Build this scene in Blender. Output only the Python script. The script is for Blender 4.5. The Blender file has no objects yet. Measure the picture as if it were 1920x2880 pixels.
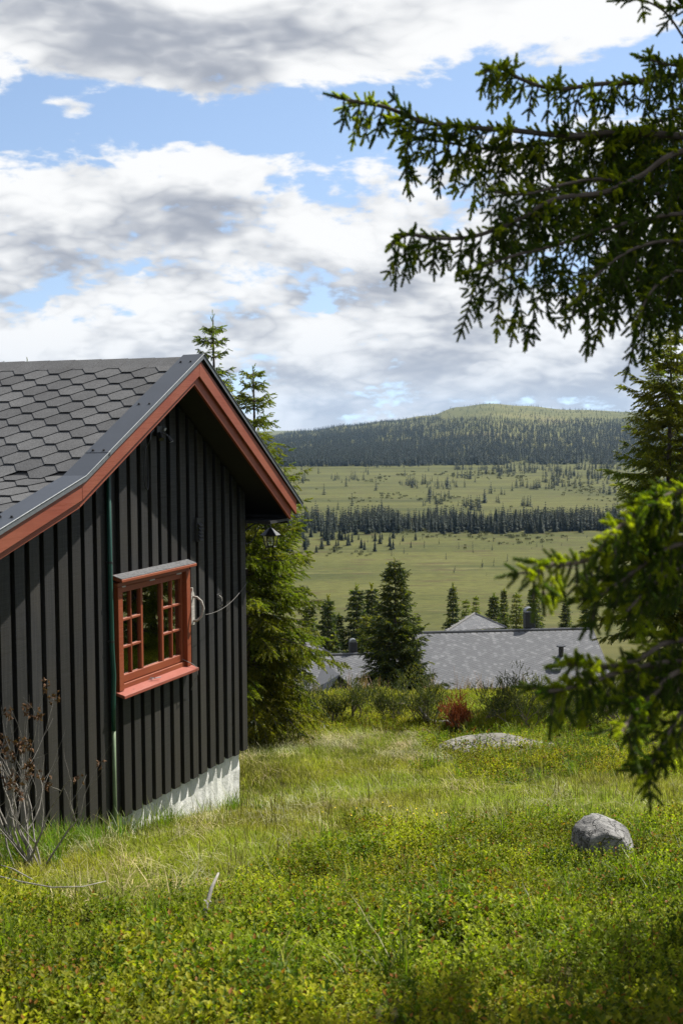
import bpy, bmesh, math, random
import numpy as np
from mathutils import Vector, Matrix, Euler, Quaternion

random.seed(7)
rng = np.random.default_rng(11)
scene = bpy.context.scene
COL = scene.collection
RAD = math.radians

# ---------------------------------------------------------------- camera
EYE = 3.6                       # z = 0 is the lower end of the cabin's wall boards
PITCH, ROLL, FPX = RAD(4.18), RAD(0.3), 3490.0
cam_data = bpy.data.cameras.new('camera')
cam_data.sensor_fit = 'VERTICAL'
cam_data.sensor_height = 36.0
cam_data.sensor_width = 24.0
cam_data.lens = FPX / 2880.0 * 36.0
cam_data.clip_start = 0.05
cam_data.clip_end = 30000
cam_data.dof.use_dof = True
cam_data.dof.focus_distance = 13.0
cam_data.dof.aperture_fstop = 5.0
cam = bpy.data.objects.new('camera', cam_data)
COL.objects.link(cam)
fw = Vector((0, math.cos(PITCH), -math.sin(PITCH)))
r0 = Vector((1, 0, 0))
u0 = r0.cross(fw)
CR = r0 * math.cos(ROLL) - u0 * math.sin(ROLL)
CU = u0 * math.cos(ROLL) + r0 * math.sin(ROLL)
CF = fw
M = Matrix((CR, CU, -CF)).transposed().to_4x4()
M.translation = Vector((0, 0, EYE))
cam.matrix_world = M
scene.camera = cam

# ---------------------------------------------------------------- sun, sky, exposure
SUN_EL, SUN_AZ = RAD(51.5), RAD(51.0)      # azimuth measured clockwise from +Y (the view direction)
sun_vec = Vector((math.sin(SUN_AZ) * math.cos(SUN_EL), math.cos(SUN_AZ) * math.cos(SUN_EL), math.sin(SUN_EL)))
sun_data = bpy.data.lights.new('sun', 'SUN')
sun_data.energy = 5.0
sun_data.angle = RAD(0.53)
sun_data.color = (1.0, 0.95, 0.86)
sun = bpy.data.objects.new('sun', sun_data)
sun.rotation_euler = (-sun_vec).to_track_quat('-Z', 'Y').to_euler()
COL.objects.link(sun)


class NT:
    """small helper to write node expressions"""
    def __init__(self, tree):
        self.t = tree
        self.n = tree.nodes
        self.l = tree.links

    def node(self, typ, **kw):
        nd = self.n.new(typ)
        for k, v in kw.items():
            setattr(nd, k, v)
        return nd

    def put(self, sock, v):
        if v is None:
            return
        if isinstance(v, bpy.types.NodeSocket):
            self.l.new(v, sock)
        else:
            if hasattr(sock, 'default_value'):
                dv = sock.default_value
                if hasattr(dv, '__len__') and not isinstance(v, str) and hasattr(v, '__len__') and len(dv) == 4 and len(v) == 3:
                    v = (*v, 1.0)
                sock.default_value = v

    def m(self, op, a, b=None, c=None, clamp=False):
        nd = self.node('ShaderNodeMath', operation=op, use_clamp=clamp)
        self.put(nd.inputs[0], a)
        self.put(nd.inputs[1], b)
        self.put(nd.inputs[2], c)
        return nd.outputs[0]

    def vm(self, op, a, b=None, scale=None):
        nd = self.node('ShaderNodeVectorMath', operation=op)
        self.put(nd.inputs[0], a)
        self.put(nd.inputs[1], b)
        if scale is not None:
            self.put(nd.inputs['Scale'], scale)
        return nd.outputs['Value'] if op in ('DOT_PRODUCT', 'LENGTH') else nd.outputs['Vector']

    def noise(self, vec, scale, detail=4, rough=0.55, dist=0.0, dim='3D', lac=2.0):
        nd = self.node('ShaderNodeTexNoise', noise_dimensions=dim)
        self.put(nd.inputs['Vector'], vec)
        nd.inputs['Scale'].default_value = scale
        nd.inputs['Detail'].default_value = detail
        nd.inputs['Roughness'].default_value = rough
        nd.inputs['Distortion'].default_value = dist
        nd.inputs['Lacunarity'].default_value = lac
        return nd.outputs['Fac']

    def ss(self, v, a, b, lo=0.0, hi=1.0, typ='SMOOTHSTEP'):
        nd = self.node('ShaderNodeMapRange', interpolation_type=typ)
        self.put(nd.inputs[0], v)
        for i, x in enumerate((a, b, lo, hi)):
            self.put(nd.inputs[i + 1], x)
        return nd.outputs[0]

    def mix(self, f, a, b, blend='MIX'):
        nd = self.node('ShaderNodeMix', data_type='RGBA', blend_type=blend)
        self.put(nd.inputs[0], f)
        self.put(nd.inputs[6], a)
        self.put(nd.inputs[7], b)
        return nd.outputs[2]

    def comb(self, x, y, z):
        nd = self.node('ShaderNodeCombineXYZ')
        for i, v in enumerate((x, y, z)):
            self.put(nd.inputs[i], v)
        return nd.outputs[0]

    def sep(self, v):
        nd = self.node('ShaderNodeSeparateXYZ')
        self.put(nd.inputs[0], v)
        return nd.outputs


def view_dir(px, py):
    """unit direction of a photograph pixel, used to say where in the sky a cloud bank lies"""
    d = CR * ((px - 960) / FPX) - CU * ((py - 1440) / FPX) + CF
    return d.normalized()


world = bpy.data.worlds.new('World')
scene.world = world
world.use_nodes = True
wt = NT(world.node_tree)
wt.n.clear()
BG = 0.10


def build_sky():
    out = wt.node('ShaderNodeOutputWorld')
    bg = wt.node('ShaderNodeBackground')
    bg.inputs['Strength'].default_value = BG
    wt.l.new(bg.outputs[0], out.inputs[0])
    sky = wt.node('ShaderNodeTexSky', sky_type='NISHITA')
    sky.sun_disc = False
    sky.sun_elevation = SUN_EL
    sky.sun_rotation = SUN_AZ
    sky.altitude = 900
    sky.air_density = 1.0
    sky.dust_density = 0.6
    sky.ozone_density = 2.0
    tc = wt.node('ShaderNodeTexCoord')
    d = tc.outputs['Generated']
    s = wt.sep(d)
    dz = wt.m('MAXIMUM', s[2], 0.0)
    # the clear air: the yellow rim of the model sky is kept below the horizon
    wt.l.new(wt.vm('NORMALIZE', wt.comb(s[0], s[1], wt.m('ADD', wt.m('MULTIPLY', dz, 0.85), 0.13))), sky.inputs[0])
    k = wt.m('MULTIPLY', wt.m('ADD', wt.m('POWER', 2.71828, wt.m('MULTIPLY', dz, -2.2)), 0.02), 8.0)
    p = wt.comb(wt.m('MULTIPLY', s[0], k), wt.m('MULTIPLY', s[1], k), SKY_SEED)

    warp = wt.node('ShaderNodeTexNoise', noise_dimensions='3D')
    wt.put(warp.inputs['Vector'], p)
    warp.inputs['Scale'].default_value = 1.1
    warp.inputs['Detail'].default_value = 1
    w = wt.vm('SCALE', wt.vm('SUBTRACT', warp.outputs['Color'], (0.5, 0.5, 0.5)), scale=0.2)
    p = wt.vm('ADD', p, w)

    def field(vec, fine):
        a = wt.noise(vec, 1.5, 1, 0.5)
        b = wt.noise(vec, 4.6, 2, 0.5)
        # rounded heads with creases between them
        b = wt.m('SUBTRACT', 1.0, wt.m('ABSOLUTE', wt.m('SUBTRACT', wt.m('MULTIPLY', b, 3.4), 1.7)))
        r = wt.m('ADD', wt.m('MULTIPLY', a, 0.72), wt.m('MULTIPLY', b, 0.11))
        if fine:
            c = wt.noise(vec, 9.0, 5, 0.60)
            return r, wt.m('ADD', r, wt.m('MULTIPLY', wt.m('SUBTRACT', c, 0.5), 0.30)), c
        return r, r, None

    s0, f0, c0 = field(p, True)
    s1, f1, _ = field(wt.vm('MULTIPLY', p, (0.93, 0.93, 1.0)), False)
    c1 = wt.noise(wt.vm('MULTIPLY', p, (0.982, 0.982, 1.0)), 9.0, 3, 0.60)
    # cloud banks and blue gaps of this sky: (pixel, angular size, amount)
    bias = None
    for (px, py, size, amt) in SKY_BANKS:
        c = view_dir(px, py)
        dd = wt.vm('SUBTRACT', d, tuple(c))
        dd = wt.vm('MULTIPLY', dd, (1.0 / size[0], 1.0 / size[0], 1.0 / size[1]))
        q = wt.vm('DOT_PRODUCT', dd, dd)
        g = wt.m('MULTIPLY', wt.m('POWER', 2.718, wt.m('MULTIPLY', q, -1.0)), amt)
        bias = g if bias is None else wt.m('ADD', bias, g)
    dens = wt.m('ADD', f0, bias)
    smooth = wt.m('ADD', s0, bias)
    cover = wt.ss(dens, CLOUD_T, wt.m('ADD', CLOUD_T, 0.10))
    thick = wt.ss(smooth, CLOUD_T, CLOUD_T + 0.26)
    rim = wt.m('ADD', wt.m('SUBTRACT', s0, s1), wt.m('MULTIPLY', wt.m('SUBTRACT', c0, c1), 0.05))
    lit = wt.m('ADD', wt.m('MULTIPLY', rim, 4.6), 0.82)
    lit = wt.m('SUBTRACT', lit, wt.m('MULTIPLY', thick, 0.50))
    lit = wt.ss(lit, -0.15, 1.05)
    white = (4.95, 4.98, 5.0)
    grey = (1.95, 2.12, 2.46)
    ccol = wt.mix(lit, grey, white)
    hz = wt.ss(s[2], 0.0, 0.32)
    skyc = wt.vm('MULTIPLY', sky.outputs[0], wt.mix(hz, (1.06, 0.93, 0.83), (1.0, 0.93, 0.86)))
    far = wt.ss(s[2], -0.01, 0.10)
    ccol = wt.mix(wt.m('MULTIPLY', wt.m('SUBTRACT', 1.0, far), 0.45), ccol, (3.1, 3.45, 4.0))
    col = wt.mix(cover, skyc, ccol)
    wt.l.new(col, bg.inputs['Color'])


SKY_SEED = 3.7
CLOUD_T = 0.382
world.cycles.sampling_method = 'MANUAL'
world.cycles.sample_map_resolution = 512
SKY_BANKS = [
    (250, 20, (0.16, 0.055), 0.20),
    (800, 40, (0.14, 0.035), 0.16),
    (1600, -40, (0.08, 0.02), 0.12),
    (500, 330, (0.40, 0.026), -0.17),
    (1500, 190, (0.14, 0.030), -0.12),
    (190, 305, (0.022, 0.008), 0.20),
    (350, 640, (0.18, 0.06), 0.04),
    (700, 790, (0.03, 0.015), -0.08),
    (1000, 900, (0.45, 0.07), 0.05),
    (1700, 900, (0.15, 0.10), 0.06),
    (960, 1130, (0.60, 0.035), 0.05),
]
build_sky()
scene.view_settings.view_transform = 'Standard'
scene.view_settings.look = 'None'
scene.view_settings.exposure = 1.0
scene.view_settings.gamma = 1.0
scene.view_settings.use_curve_mapping = False
scene.cycles.use_denoising = True
scene.cycles.denoising_prefilter = 'NONE'
scene.cycles.use_adaptive_sampling = False
scene.cycles.max_bounces = 5
scene.cycles.diffuse_bounces = 3
scene.cycles.glossy_bounces = 3
scene.cycles.volume_bounces = 0
scene.cycles.transparent_max_bounces = 8

# ================================================================ helpers
def tag(o, label=None, cat=None, group=None, kind=None):
    if label: o['label'] = label
    if cat: o['category'] = cat
    if group: o['group'] = group
    if kind: o['kind'] = kind
    return o


def empty(name, loc=(0, 0, 0), rz=0.0, parent=None):
    o = bpy.data.objects.new(name, None)
    COL.objects.link(o)
    o.empty_display_size = 0.2
    o.location = loc
    o.rotation_euler = (0, 0, rz)
    if parent: o.parent = parent
    return o


def mesh_obj(name, me, parent=None, mat=None):
    o = bpy.data.objects.new(name, me)
    COL.objects.link(o)
    if mat is not None and not me.materials:
        me.materials.append(mat)
    if parent: o.parent = parent
    return o


def np_mesh(name, verts, faces, mat=None, smooth=False, attrs=None):
    """verts (N,3), faces: (M,k) array with constant k"""
    verts = np.asarray(verts, dtype=np.float32)
    faces = np.asarray(faces, dtype=np.int32)
    me = bpy.data.meshes.new(name)
    me.vertices.add(len(verts))
    me.vertices.foreach_set('co', verts.ravel())
    k = faces.shape[1]
    me.loops.add(faces.size)
    me.loops.foreach_set('vertex_index', faces.ravel())
    me.polygons.add(len(faces))
    me.polygons.foreach_set('loop_start', np.arange(0, faces.size, k, dtype=np.int32))
    me.polygons.foreach_set('loop_total', np.full(len(faces), k, dtype=np.int32))
    me.update(calc_edges=True)
    if smooth:
        me.polygons.foreach_set('use_smooth', np.ones(len(faces), dtype=bool))
    if attrs:
        for an, (dom, typ, data) in attrs.items():
            a = me.attributes.new(an, typ, dom)
            key = 'color' if 'COLOR' in typ else ('vector' if 'VECTOR' in typ else 'value')
            a.data.foreach_set(key, np.asarray(data).ravel())
    if mat: me.materials.append(mat)
    return me


class MB:
    """collects simple shapes into ONE mesh"""
    def __init__(self):
        self.v, self.f = [], []

    def add(self, vs, fs):
        b = len(self.v)
        self.v += [tuple(p) for p in vs]
        self.f += [tuple(i + b for i in q) for q in fs]
        return self

    def box(self, a, b):
        x0, y0, z0 = a; x1, y1, z1 = b
        return self.add([(x0, y0, z0), (x1, y0, z0), (x1, y1, z0), (x0, y1, z0), (x0, y0, z1), (x1, y0, z1), (x1, y1, z1), (x0, y1, z1)],
                        [(0, 3, 2, 1), (4, 5, 6, 7), (0, 1, 5, 4), (1, 2, 6, 5), (2, 3, 7, 6), (3, 0, 4, 7)])

    def hull(self, quad_a, quad_b):
        """two quads (same winding) joined into a solid"""
        return self.add(list(quad_a) + list(quad_b), [(3, 2, 1, 0), (4, 5, 6, 7), (0, 1, 5, 4), (1, 2, 6, 5), (2, 3, 7, 6), (3, 0, 4, 7)])

    def prism(self, poly, y0, y1):
        """poly of (x,z), extruded in y"""
        n = len(poly)
        self.add([(p[0], y0, p[1]) for p in poly] + [(p[0], y1, p[1]) for p in poly],
                 [tuple(range(n)), tuple(range(2 * n - 1, n - 1, -1))] + [(i, i + n, (i + 1) % n + n, (i + 1) % n) for i in range(n)])
        return self

    def tube(self, pts, rad, seg=6, cap=True):
        pts = [Vector(p) for p in pts]
        n = len(pts)
        rads = rad if hasattr(rad, '__len__') else [rad] * n
        rings = []
        prev = None
        for i in range(n):
            t = (pts[min(i + 1, n - 1)] - pts[max(i - 1, 0)])
            if t.length < 1e-9: t = Vector((0, 0, 1))
            t.normalize()
            if prev is None:
                ref = Vector((0, 0, 1)) if abs(t.z) < 0.9 else Vector((1, 0, 0))
                a = t.cross(ref).normalized()
            else:
                a = (prev - t * prev.dot(t))
                a = a.normalized() if a.length > 1e-6 else t.orthogonal().normalized()
            prev = a
            b = t.cross(a)
            rings.append([pts[i] + (a * math.cos(2 * math.pi * k / seg) + b * math.sin(2 * math.pi * k / seg)) * rads[i] for k in range(seg)])
        vs = [p for r in rings for p in r]
        fs = []
        for i in range(n - 1):
            for k in range(seg):
                k2 = (k + 1) % seg
                fs.append((i * seg + k, i * seg + k2, (i + 1) * seg + k2, (i + 1) * seg + k))
        if cap:
            fs.append(tuple(range(seg - 1, -1, -1)))
            fs.append(tuple((n - 1) * seg + k for k in range(seg)))
        return self.add(vs, fs)

    def mesh(self, name, mat=None, smooth=False, bevel=0.0):
        me = bpy.data.meshes.new(name)
        me.from_pydata(self.v, [], self.f)
        bm = bmesh.new()
        bm.from_mesh(me)
        bmesh.ops.recalc_face_normals(bm, faces=bm.faces)
        if bevel > 0:
            bmesh.ops.bevel(bm, geom=[e for e in bm.edges], offset=bevel, segments=1, affect='EDGES', clamp_overlap=True)
        bm.to_mesh(me)
        bm.free()
        if smooth:
            for p in me.polygons: p.use_smooth = True
        if mat: me.materials.append(mat)
        me.update()
        return me

    def build(self, name, mat=None, parent=None, smooth=False, bevel=0.0):
        return mesh_obj(name, self.mesh(name, mat, smooth, bevel), parent)


def new_mat(name):
    m = bpy.data.materials.new(name)
    m.use_nodes = True
    t = NT(m.node_tree)
    t.n.clear()
    out = t.node('ShaderNodeOutputMaterial')
    return m, t, out


def principled(t, out, color, rough=0.6, spec=0.5, metal=0.0, bump=None, bump_d=0.01, bump_s=0.5):
    b = t.node('ShaderNodeBsdfPrincipled')
    t.put(b.inputs['Base Color'], color)
    t.put(b.inputs['Roughness'], rough)
    t.put(b.inputs['Specular IOR Level'], spec)
    t.put(b.inputs['Metallic'], metal)
    if bump is not None:
        bp = t.node('ShaderNodeBump')
        bp.inputs['Distance'].default_value = bump_d
        bp.inputs['Strength'].default_value = bump_s
        t.put(bp.inputs['Height'], bump)
        t.l.new(bp.outputs[0], b.inputs['Normal'])
    if out is not None:
        t.l.new(b.outputs[0], out.inputs[0])
    return b


def obj_coord(t):
    return t.node('ShaderNodeTexCoord').outputs['Object']


def rand(t):
    return t.node('ShaderNodeObjectInfo').outputs['Random']


def simple_mat(name, color, rough=0.6, var=0.15, scale=8.0, spec=0.4, metal=0.0, bump=0.0, stretch=(1, 1, 1)):
    m, t, out = new_mat(name)
    v = t.vm('MULTIPLY', obj_coord(t), stretch)
    n = t.noise(v, scale, 5, 0.6)
    f = t.ss(n, 0.3, 0.7, 1 - var, 1 + var, 'LINEAR')
    c = t.vm('SCALE', color, scale=f)
    principled(t, out, c, rough, spec, metal, n if bump else None, bump, 0.6)
    return m


def black_wood_mat():
    m, t, out = new_mat('black stained boards')
    oi = t.node('ShaderNodeObjectInfo')
    co = t.vm('ADD', obj_coord(t), t.vm('SCALE', (7.1, 3.3, 5.7), scale=oi.outputs['Random']))
    grain = t.noise(t.vm('MULTIPLY', co, (40, 40, 1.2)), 1.6, 6, 0.6)
    saw = t.noise(t.vm('MULTIPLY', co, (3, 3, 160)), 1.0, 3, 0.6)
    wear = t.noise(t.vm('MULTIPLY', co, (25, 25, 2.5)), 1.0, 5, 0.7)
    low = t.noise(co, 0.9, 2, 0.5)
    base = t.mix(t.ss(grain, 0.35, 0.7), (0.010, 0.010, 0.011), (0.021, 0.0206, 0.020))
    base = t.mix(t.ss(wear, 0.60, 0.78, 0.0, 0.5), base, (0.007, 0.0065, 0.006))
    base = t.mix(t.ss(low, 0.40, 0.62, 0.0, 0.45), base, (0.025, 0.021, 0.015))
    base = t.vm('SCALE', base, scale=t.ss(oi.outputs['Random'], 0, 1, 0.62, 1.35, 'LINEAR'))
    zz = t.sep(obj_coord(t))[2]
    splash = t.m('MULTIPLY', t.ss(zz, 1.5, -0.1), t.ss(wear, 0.25, 0.7, 0.35, 1.0))
    base = t.mix(t.m('MULTIPLY', splash, 0.55), base, (0.030, 0.027, 0.018))
    spk = t.noise(co, 70, 1, 0.5)
    base = t.mix(t.ss(spk, 0.80, 0.84), base, (0.10, 0.10, 0.095))
    h = t.m('ADD', t.m('MULTIPLY', grain, 0.7), t.m('MULTIPLY', saw, 0.5))
    principled(t, out, base, t.ss(saw, 0.2, 0.8, 0.5, 0.75), 0.35, 0, h, 0.004, 0.7)
    return m


def red_wood_mat(name, col=(0.195, 0.042, 0.020)):
    m, t, out = new_mat(name)
    oi = t.node('ShaderNodeObjectInfo')
    co = t.vm('ADD', obj_coord(t), t.vm('SCALE', (3.1, 2.3, 4.7), scale=oi.outputs['Random']))
    big = t.noise(co, 2.2, 3, 0.6)
    grain = t.noise(t.vm('MULTIPLY', co, (2.0, 30, 30)), 1.3, 6, 0.65)
    knots = t.noise(co, 17, 2, 0.5)
    c = t.mix(t.ss(big, 0.3, 0.7), col, (col[0] * 1.15, col[1] * 1.45, col[2] * 1.5))
    c = t.mix(t.ss(grain, 0.55, 0.8, 0, 0.5), c, (col[0] * 0.55, col[1] * 0.5, col[2] * 0.5))
    c = t.mix(t.ss(knots, 0.74, 0.80, 0, 0.85), c, (0.07, 0.018, 0.012))
    peel = t.noise(t.vm('MULTIPLY', co, (1.5, 8, 8)), 3.0, 6, 0.75)
    c = t.mix(t.ss(peel, 0.735, 0.77, 0, 0.6), c, (0.55, 0.36, 0.30))
    principled(t, out, c, 0.55, 0.4, 0, grain, 0.004, 0.6)
    return m


def shingle_mat(name, lo, hi, speck=0.5, spread=1.0, mottle=1.0):
    """mineral granules on bitumen; each tab a little different"""
    m, t, out = new_mat(name)
    at = t.node('ShaderNodeAttribute', attribute_name='tint', attribute_type='GEOMETRY')
    r = t.m('FRACT', t.m('ADD', rand(t), at.outputs['Fac']))
    co = t.node('ShaderNodeNewGeometry').outputs['Position']
    g = t.noise(co, 260, 2, 0.7)
    g2 = t.noise(co, 3.0, 4, 0.6)
    g3 = t.noise(co, 75, 2, 0.8)
    c = t.mix(t.m('POWER', r, spread), lo, hi)
    c = t.vm('SCALE', c, scale=t.ss(g, 0.3, 0.7, 1 - speck, 1 + speck, 'LINEAR'))
    c = t.vm('SCALE', c, scale=t.ss(g2, 0.3, 0.7, 1 - 0.15 * mottle, 1 + 0.15 * mottle, 'LINEAR'))
    c = t.vm('SCALE', c, scale=t.ss(g3, 0.3, 0.7, 1 - 0.32 * mottle, 1 + 0.36 * mottle, 'LINEAR'))
    principled(t, out, c, 0.85, 0.25, 0, g, 0.003, 0.5)
    return m


MAT = {}
MAT['black'] = black_wood_mat()
MAT['blacktrim'] = simple_mat('black trim paint', (0.018, 0.018, 0.019), 0.6, 0.2, 20)
MAT['red'] = red_wood_mat('red barge paint')
MAT['redwin'] = red_wood_mat('red window paint', (0.185, 0.036, 0.010))
MAT['shingle'] = shingle_mat('dark hexagonal bitumen shingle', (0.050, 0.051, 0.054), (0.078, 0.079, 0.082), 0.6)
MAT['shingle_far'] = shingle_mat('grey hexagonal bitumen shingle', (0.098, 0.101, 0.109), (0.150, 0.153, 0.162), 0.1, 4.0, 0.3)
MAT['steel'] = simple_mat('dark coated steel flashing', (0.046, 0.053, 0.066), 0.45, 0.08, 3, 0.5, 0.35)
MAT['zinc'] = simple_mat('bare zinc edge', (0.17, 0.18, 0.19), 0.45, 0.15, 30, 0.5, 0.6)
MAT['black_metal'] = simple_mat('black painted metal', (0.016, 0.016, 0.018), 0.45, 0.2, 30, 0.5)
MAT['white_metal'] = simple_mat('grey plastic', (0.42, 0.42, 0.42), 0.5, 0.1, 20)
MAT['wood_grey'] = simple_mat('weathered bare wood', (0.33, 0.31, 0.28), 0.8, 0.35, 14, 0.2, 0, 0.003, (1, 1, 6))
MAT['pipe'] = simple_mat('green plastic pipe', (0.010, 0.055, 0.040), 0.38, 0.12, 6)
MAT['pipe_pale'] = simple_mat('faded green pipe', (0.13, 0.18, 0.10), 0.45, 0.2, 6)
MAT['wire'] = simple_mat('grey cord', (0.16, 0.15, 0.14), 0.7, 0.1, 30)
MAT['interior'] = simple_mat('dark cabin interior', (0.05, 0.04, 0.03), 0.9, 0.3, 3)
MAT['curtain'] = simple_mat('ochre curtain cloth', (0.62, 0.46, 0.20), 0.9, 0.25, 5, 0.1, 0, 0.004, (14, 1, 1))


def plaster_mat():
    m, t, out = new_mat('white lime plaster')
    co = obj_coord(t)
    n = t.noise(co, 3.0, 6, 0.7)
    sp = t.noise(t.vm('MULTIPLY', co, (1, 1, 0.8)), 34, 5, 0.75)
    streak = t.noise(t.vm('MULTIPLY', co, (30, 30, 2.5)), 1.0, 5, 0.7)
    c = t.mix(t.ss(n, 0.3, 0.7), (0.46, 0.47, 0.43), (0.62, 0.62, 0.59))
    c = t.mix(t.ss(sp, 0.61, 0.68, 0, 0.85), c, (0.09, 0.085, 0.07))
    c = t.mix(t.ss(streak, 0.55, 0.72, 0, 0.6), c, (0.40, 0.40, 0.36))
    principled(t, out, c, 0.9, 0.2, 0, t.m('ADD', sp, n), 0.012, 0.7)
    return m


def glass_mat(name='window glass'):
    m, t, out = new_mat(name)
    gl = t.node('ShaderNodeBsdfGlossy')
    gl.inputs['Color'].default_value = (0.95, 0.97, 0.96, 1)
    gl.inputs['Roughness'].default_value = 0.0
    tr = t.node('ShaderNodeBsdfTransparent')
    tr.inputs['Color'].default_value = (0.86, 0.88, 0.86, 1)
    fr = t.node('ShaderNodeFresnel')
    fr.inputs['IOR'].default_value = 1.5
    co = obj_coord(t)
    bp = t.node('ShaderNodeBump')
    bp.inputs['Distance'].default_value = 0.004
    bp.inputs['Strength'].default_value = 0.10
    t.put(bp.inputs['Height'], t.noise(co, 3.5, 1, 0.5))
    t.l.new(bp.outputs[0], gl.inputs['Normal'])
    mx = t.node('ShaderNodeMixShader')
    t.l.new(t.m('MULTIPLY', fr.outputs[0], 4.5, clamp=True), mx.inputs[0])
    t.l.new(tr.outputs[0], mx.inputs[1])
    t.l.new(gl.outputs[0], mx.inputs[2])
    t.l.new(mx.outputs[0], out.inputs[0])
    return m


MAT['plaster'] = plaster_mat()
MAT['glass'] = glass_mat()


# ================================================================ terrain
def smooth(a, b, x):
    q = np.clip((x - a) / (b - a), 0, 1)
    return q * q * (3 - 2 * q)


_py = np.array([-60, -8, 0, 3.9, 6, 8, 9.5, 11, 13.4, 16, 19, 21.5, 23, 26, 35, 50, 65, 85, 110, 150, 200, 250, 285, 330, 1e5])
_pz = np.array([3.2, 2.3, 1.95, 1.42, 0.95, 0.50, 0.20, -0.10, -0.47, -0.76, -1.02, -1.25, -1.75, -3.0, -6.2, -10.4, -12.9, -14.3, -16.6, -24.2, -32.5, -40.5, -43.2, -43.6, -43.6])
# skyline of the far hill: (photograph x, photograph y)
_hx = np.array([-6000, -1500, 0, 400, 735, 857, 980, 1102, 1206, 1286, 1384, 1469, 1592, 1800, 1920, 2600, 4000, 9000])
_hy = np.array([1300, 1295, 1285, 1268, 1236, 1217, 1199, 1186, 1172, 1149, 1139, 1146, 1157, 1165, 1172, 1215, 1250, 1280])


def _pchip(x, xs, ys):
    d = np.diff(ys) / np.diff(xs)
    s = np.zeros_like(ys)
    s[1:-1] = np.where(d[:-1] * d[1:] > 0, 2 * d[:-1] * d[1:] / (d[:-1] + d[1:] + 1e-12), 0)
    s[0], s[-1] = d[0], d[-1]
    i = np.clip(np.searchsorted(xs, x) - 1, 0, len(xs) - 2)
    h = xs[i + 1] - xs[i]
    t = np.clip((x - xs[i]) / h, 0, 1)
    return ((1 + 2 * t) * (1 - t) ** 2 * ys[i] + t * (1 - t) ** 2 * h * s[i] + t * t * (3 - 2 * t) * ys[i + 1] + t * t * (t - 1) * h * s[i + 1])


def vnoise(x, y, seed=0):
    """cheap smooth value noise"""
    xi, yi = np.floor(x), np.floor(y)
    fx, fy = x - xi, y - yi
    fx, fy = fx * fx * (3 - 2 * fx), fy * fy * (3 - 2 * fy)

    def h(a, b):
        q = np.sin(a * 127.1 + b * 311.7 + seed * 74.7) * 43758.5453
        return q - np.floor(q)
    return (h(xi, yi) * (1 - fx) + h(xi + 1, yi) * fx) * (1 - fy) + (h(xi, yi + 1) * (1 - fx) + h(xi + 1, yi + 1) * fx) * fy


HILL_Y = 3200.0


def height(x, y):
    x = np.asarray(x, dtype=float); y = np.asarray(y, dtype=float)
    z = _pchip(y, _py, _pz)
    near = 1 - smooth(22, 30, y)
    # soft hummocks close by
    z = z + near * (0.10 * (vnoise(x * 0.7, y * 0.7, 1) - 0.5) + 0.06 * (vnoise(x * 1.9, y * 1.9, 2) - 0.5)) * smooth(1.5, 5, y + 0 * x)
    z = z + near * 0.012 * np.maximum(x, 0) * smooth(3, 9, y)
    u_ = (x + 1.048) * 0.3730 + (y - 13.462) * 0.9278
    o_ = (x + 1.048) * 0.9278 - (y - 13.462) * 0.3730
    z = z - 0.16 * np.exp(-np.maximum(o_, 0) ** 2 / 0.5) * smooth(-4.0, -2.6, u_) * (1 - smooth(0.2, 1.2, u_))
    mid = smooth(26, 60, y) * (1 - smooth(270, 320, y))
    z = z + mid * 1.2 * (vnoise(x * 0.05, y * 0.05, 3) - 0.5)
    # valley floor and hill
    far = smooth(700, 1300, y)
    z = z + far * 2.0 * (vnoise(x * 0.004, y * 0.004, 5) - 0.4)
    yy = np.maximum(y, 200)
    px = 960 + x / yy * 3490.0
    top = EYE + HILL_Y * (1187 - _pchip(px, _hx, _hy)) / 3490.0
    up = np.clip((y - 1280) / (HILL_Y - 1280), 0, 1)
    rise = 0.50 * up + 0.50 * smooth(0, 1, up)
    z = np.where(y > 1280, z + (top - z) * rise, z)
    back = smooth(HILL_Y + 50, HILL_Y + 2500, y)
    z = z - back * (np.maximum(z, -40) + 45)
    z = z + smooth(1400, 1900, y) * 3.0 * (vnoise(x * 0.012, y * 0.008, 6) - 0.5)
    return z


def H(x, y):
    return float(height(np.array([x]), np.array([y]))[0])


def photo_xy(x, y, z):
    """where a world point falls in the photograph (used to lay out plant cover as it grows in this place)"""
    dx, dy, dz_ = x, y, z - EYE
    f_ = dx * CF.x + dy * CF.y + dz_ * CF.z
    return 960 + FPX * (dx * CR.x + dy * CR.y + dz_ * CR.z) / f_, 1440 - FPX * (dx * CU.x + dy * CU.y + dz_ * CU.z) / f_


def on_ground(px, py, tmin=2.0, tmax=400.0):
    """world point of the ground seen at a photograph pixel"""
    d = CR * ((px - 960) / FPX) - CU * ((py - 1440) / FPX) + CF
    ts = np.geomspace(tmin, tmax, 1500)
    zz = EYE + d.z * ts
    g = height(d.x * ts, d.y * ts)
    i = int(np.argmax(zz < g))
    return Vector((d.x * ts[i], d.y * ts[i], g[i]))


def at_depth(px, py, Y):
    """world point at distance Y (along +Y) on the line of sight of a photograph pixel"""
    d = CR * ((px - 960) / FPX) - CU * ((py - 1440) / FPX) + CF
    return Vector((0, 0, EYE)) + d * (Y / d.y)


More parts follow.
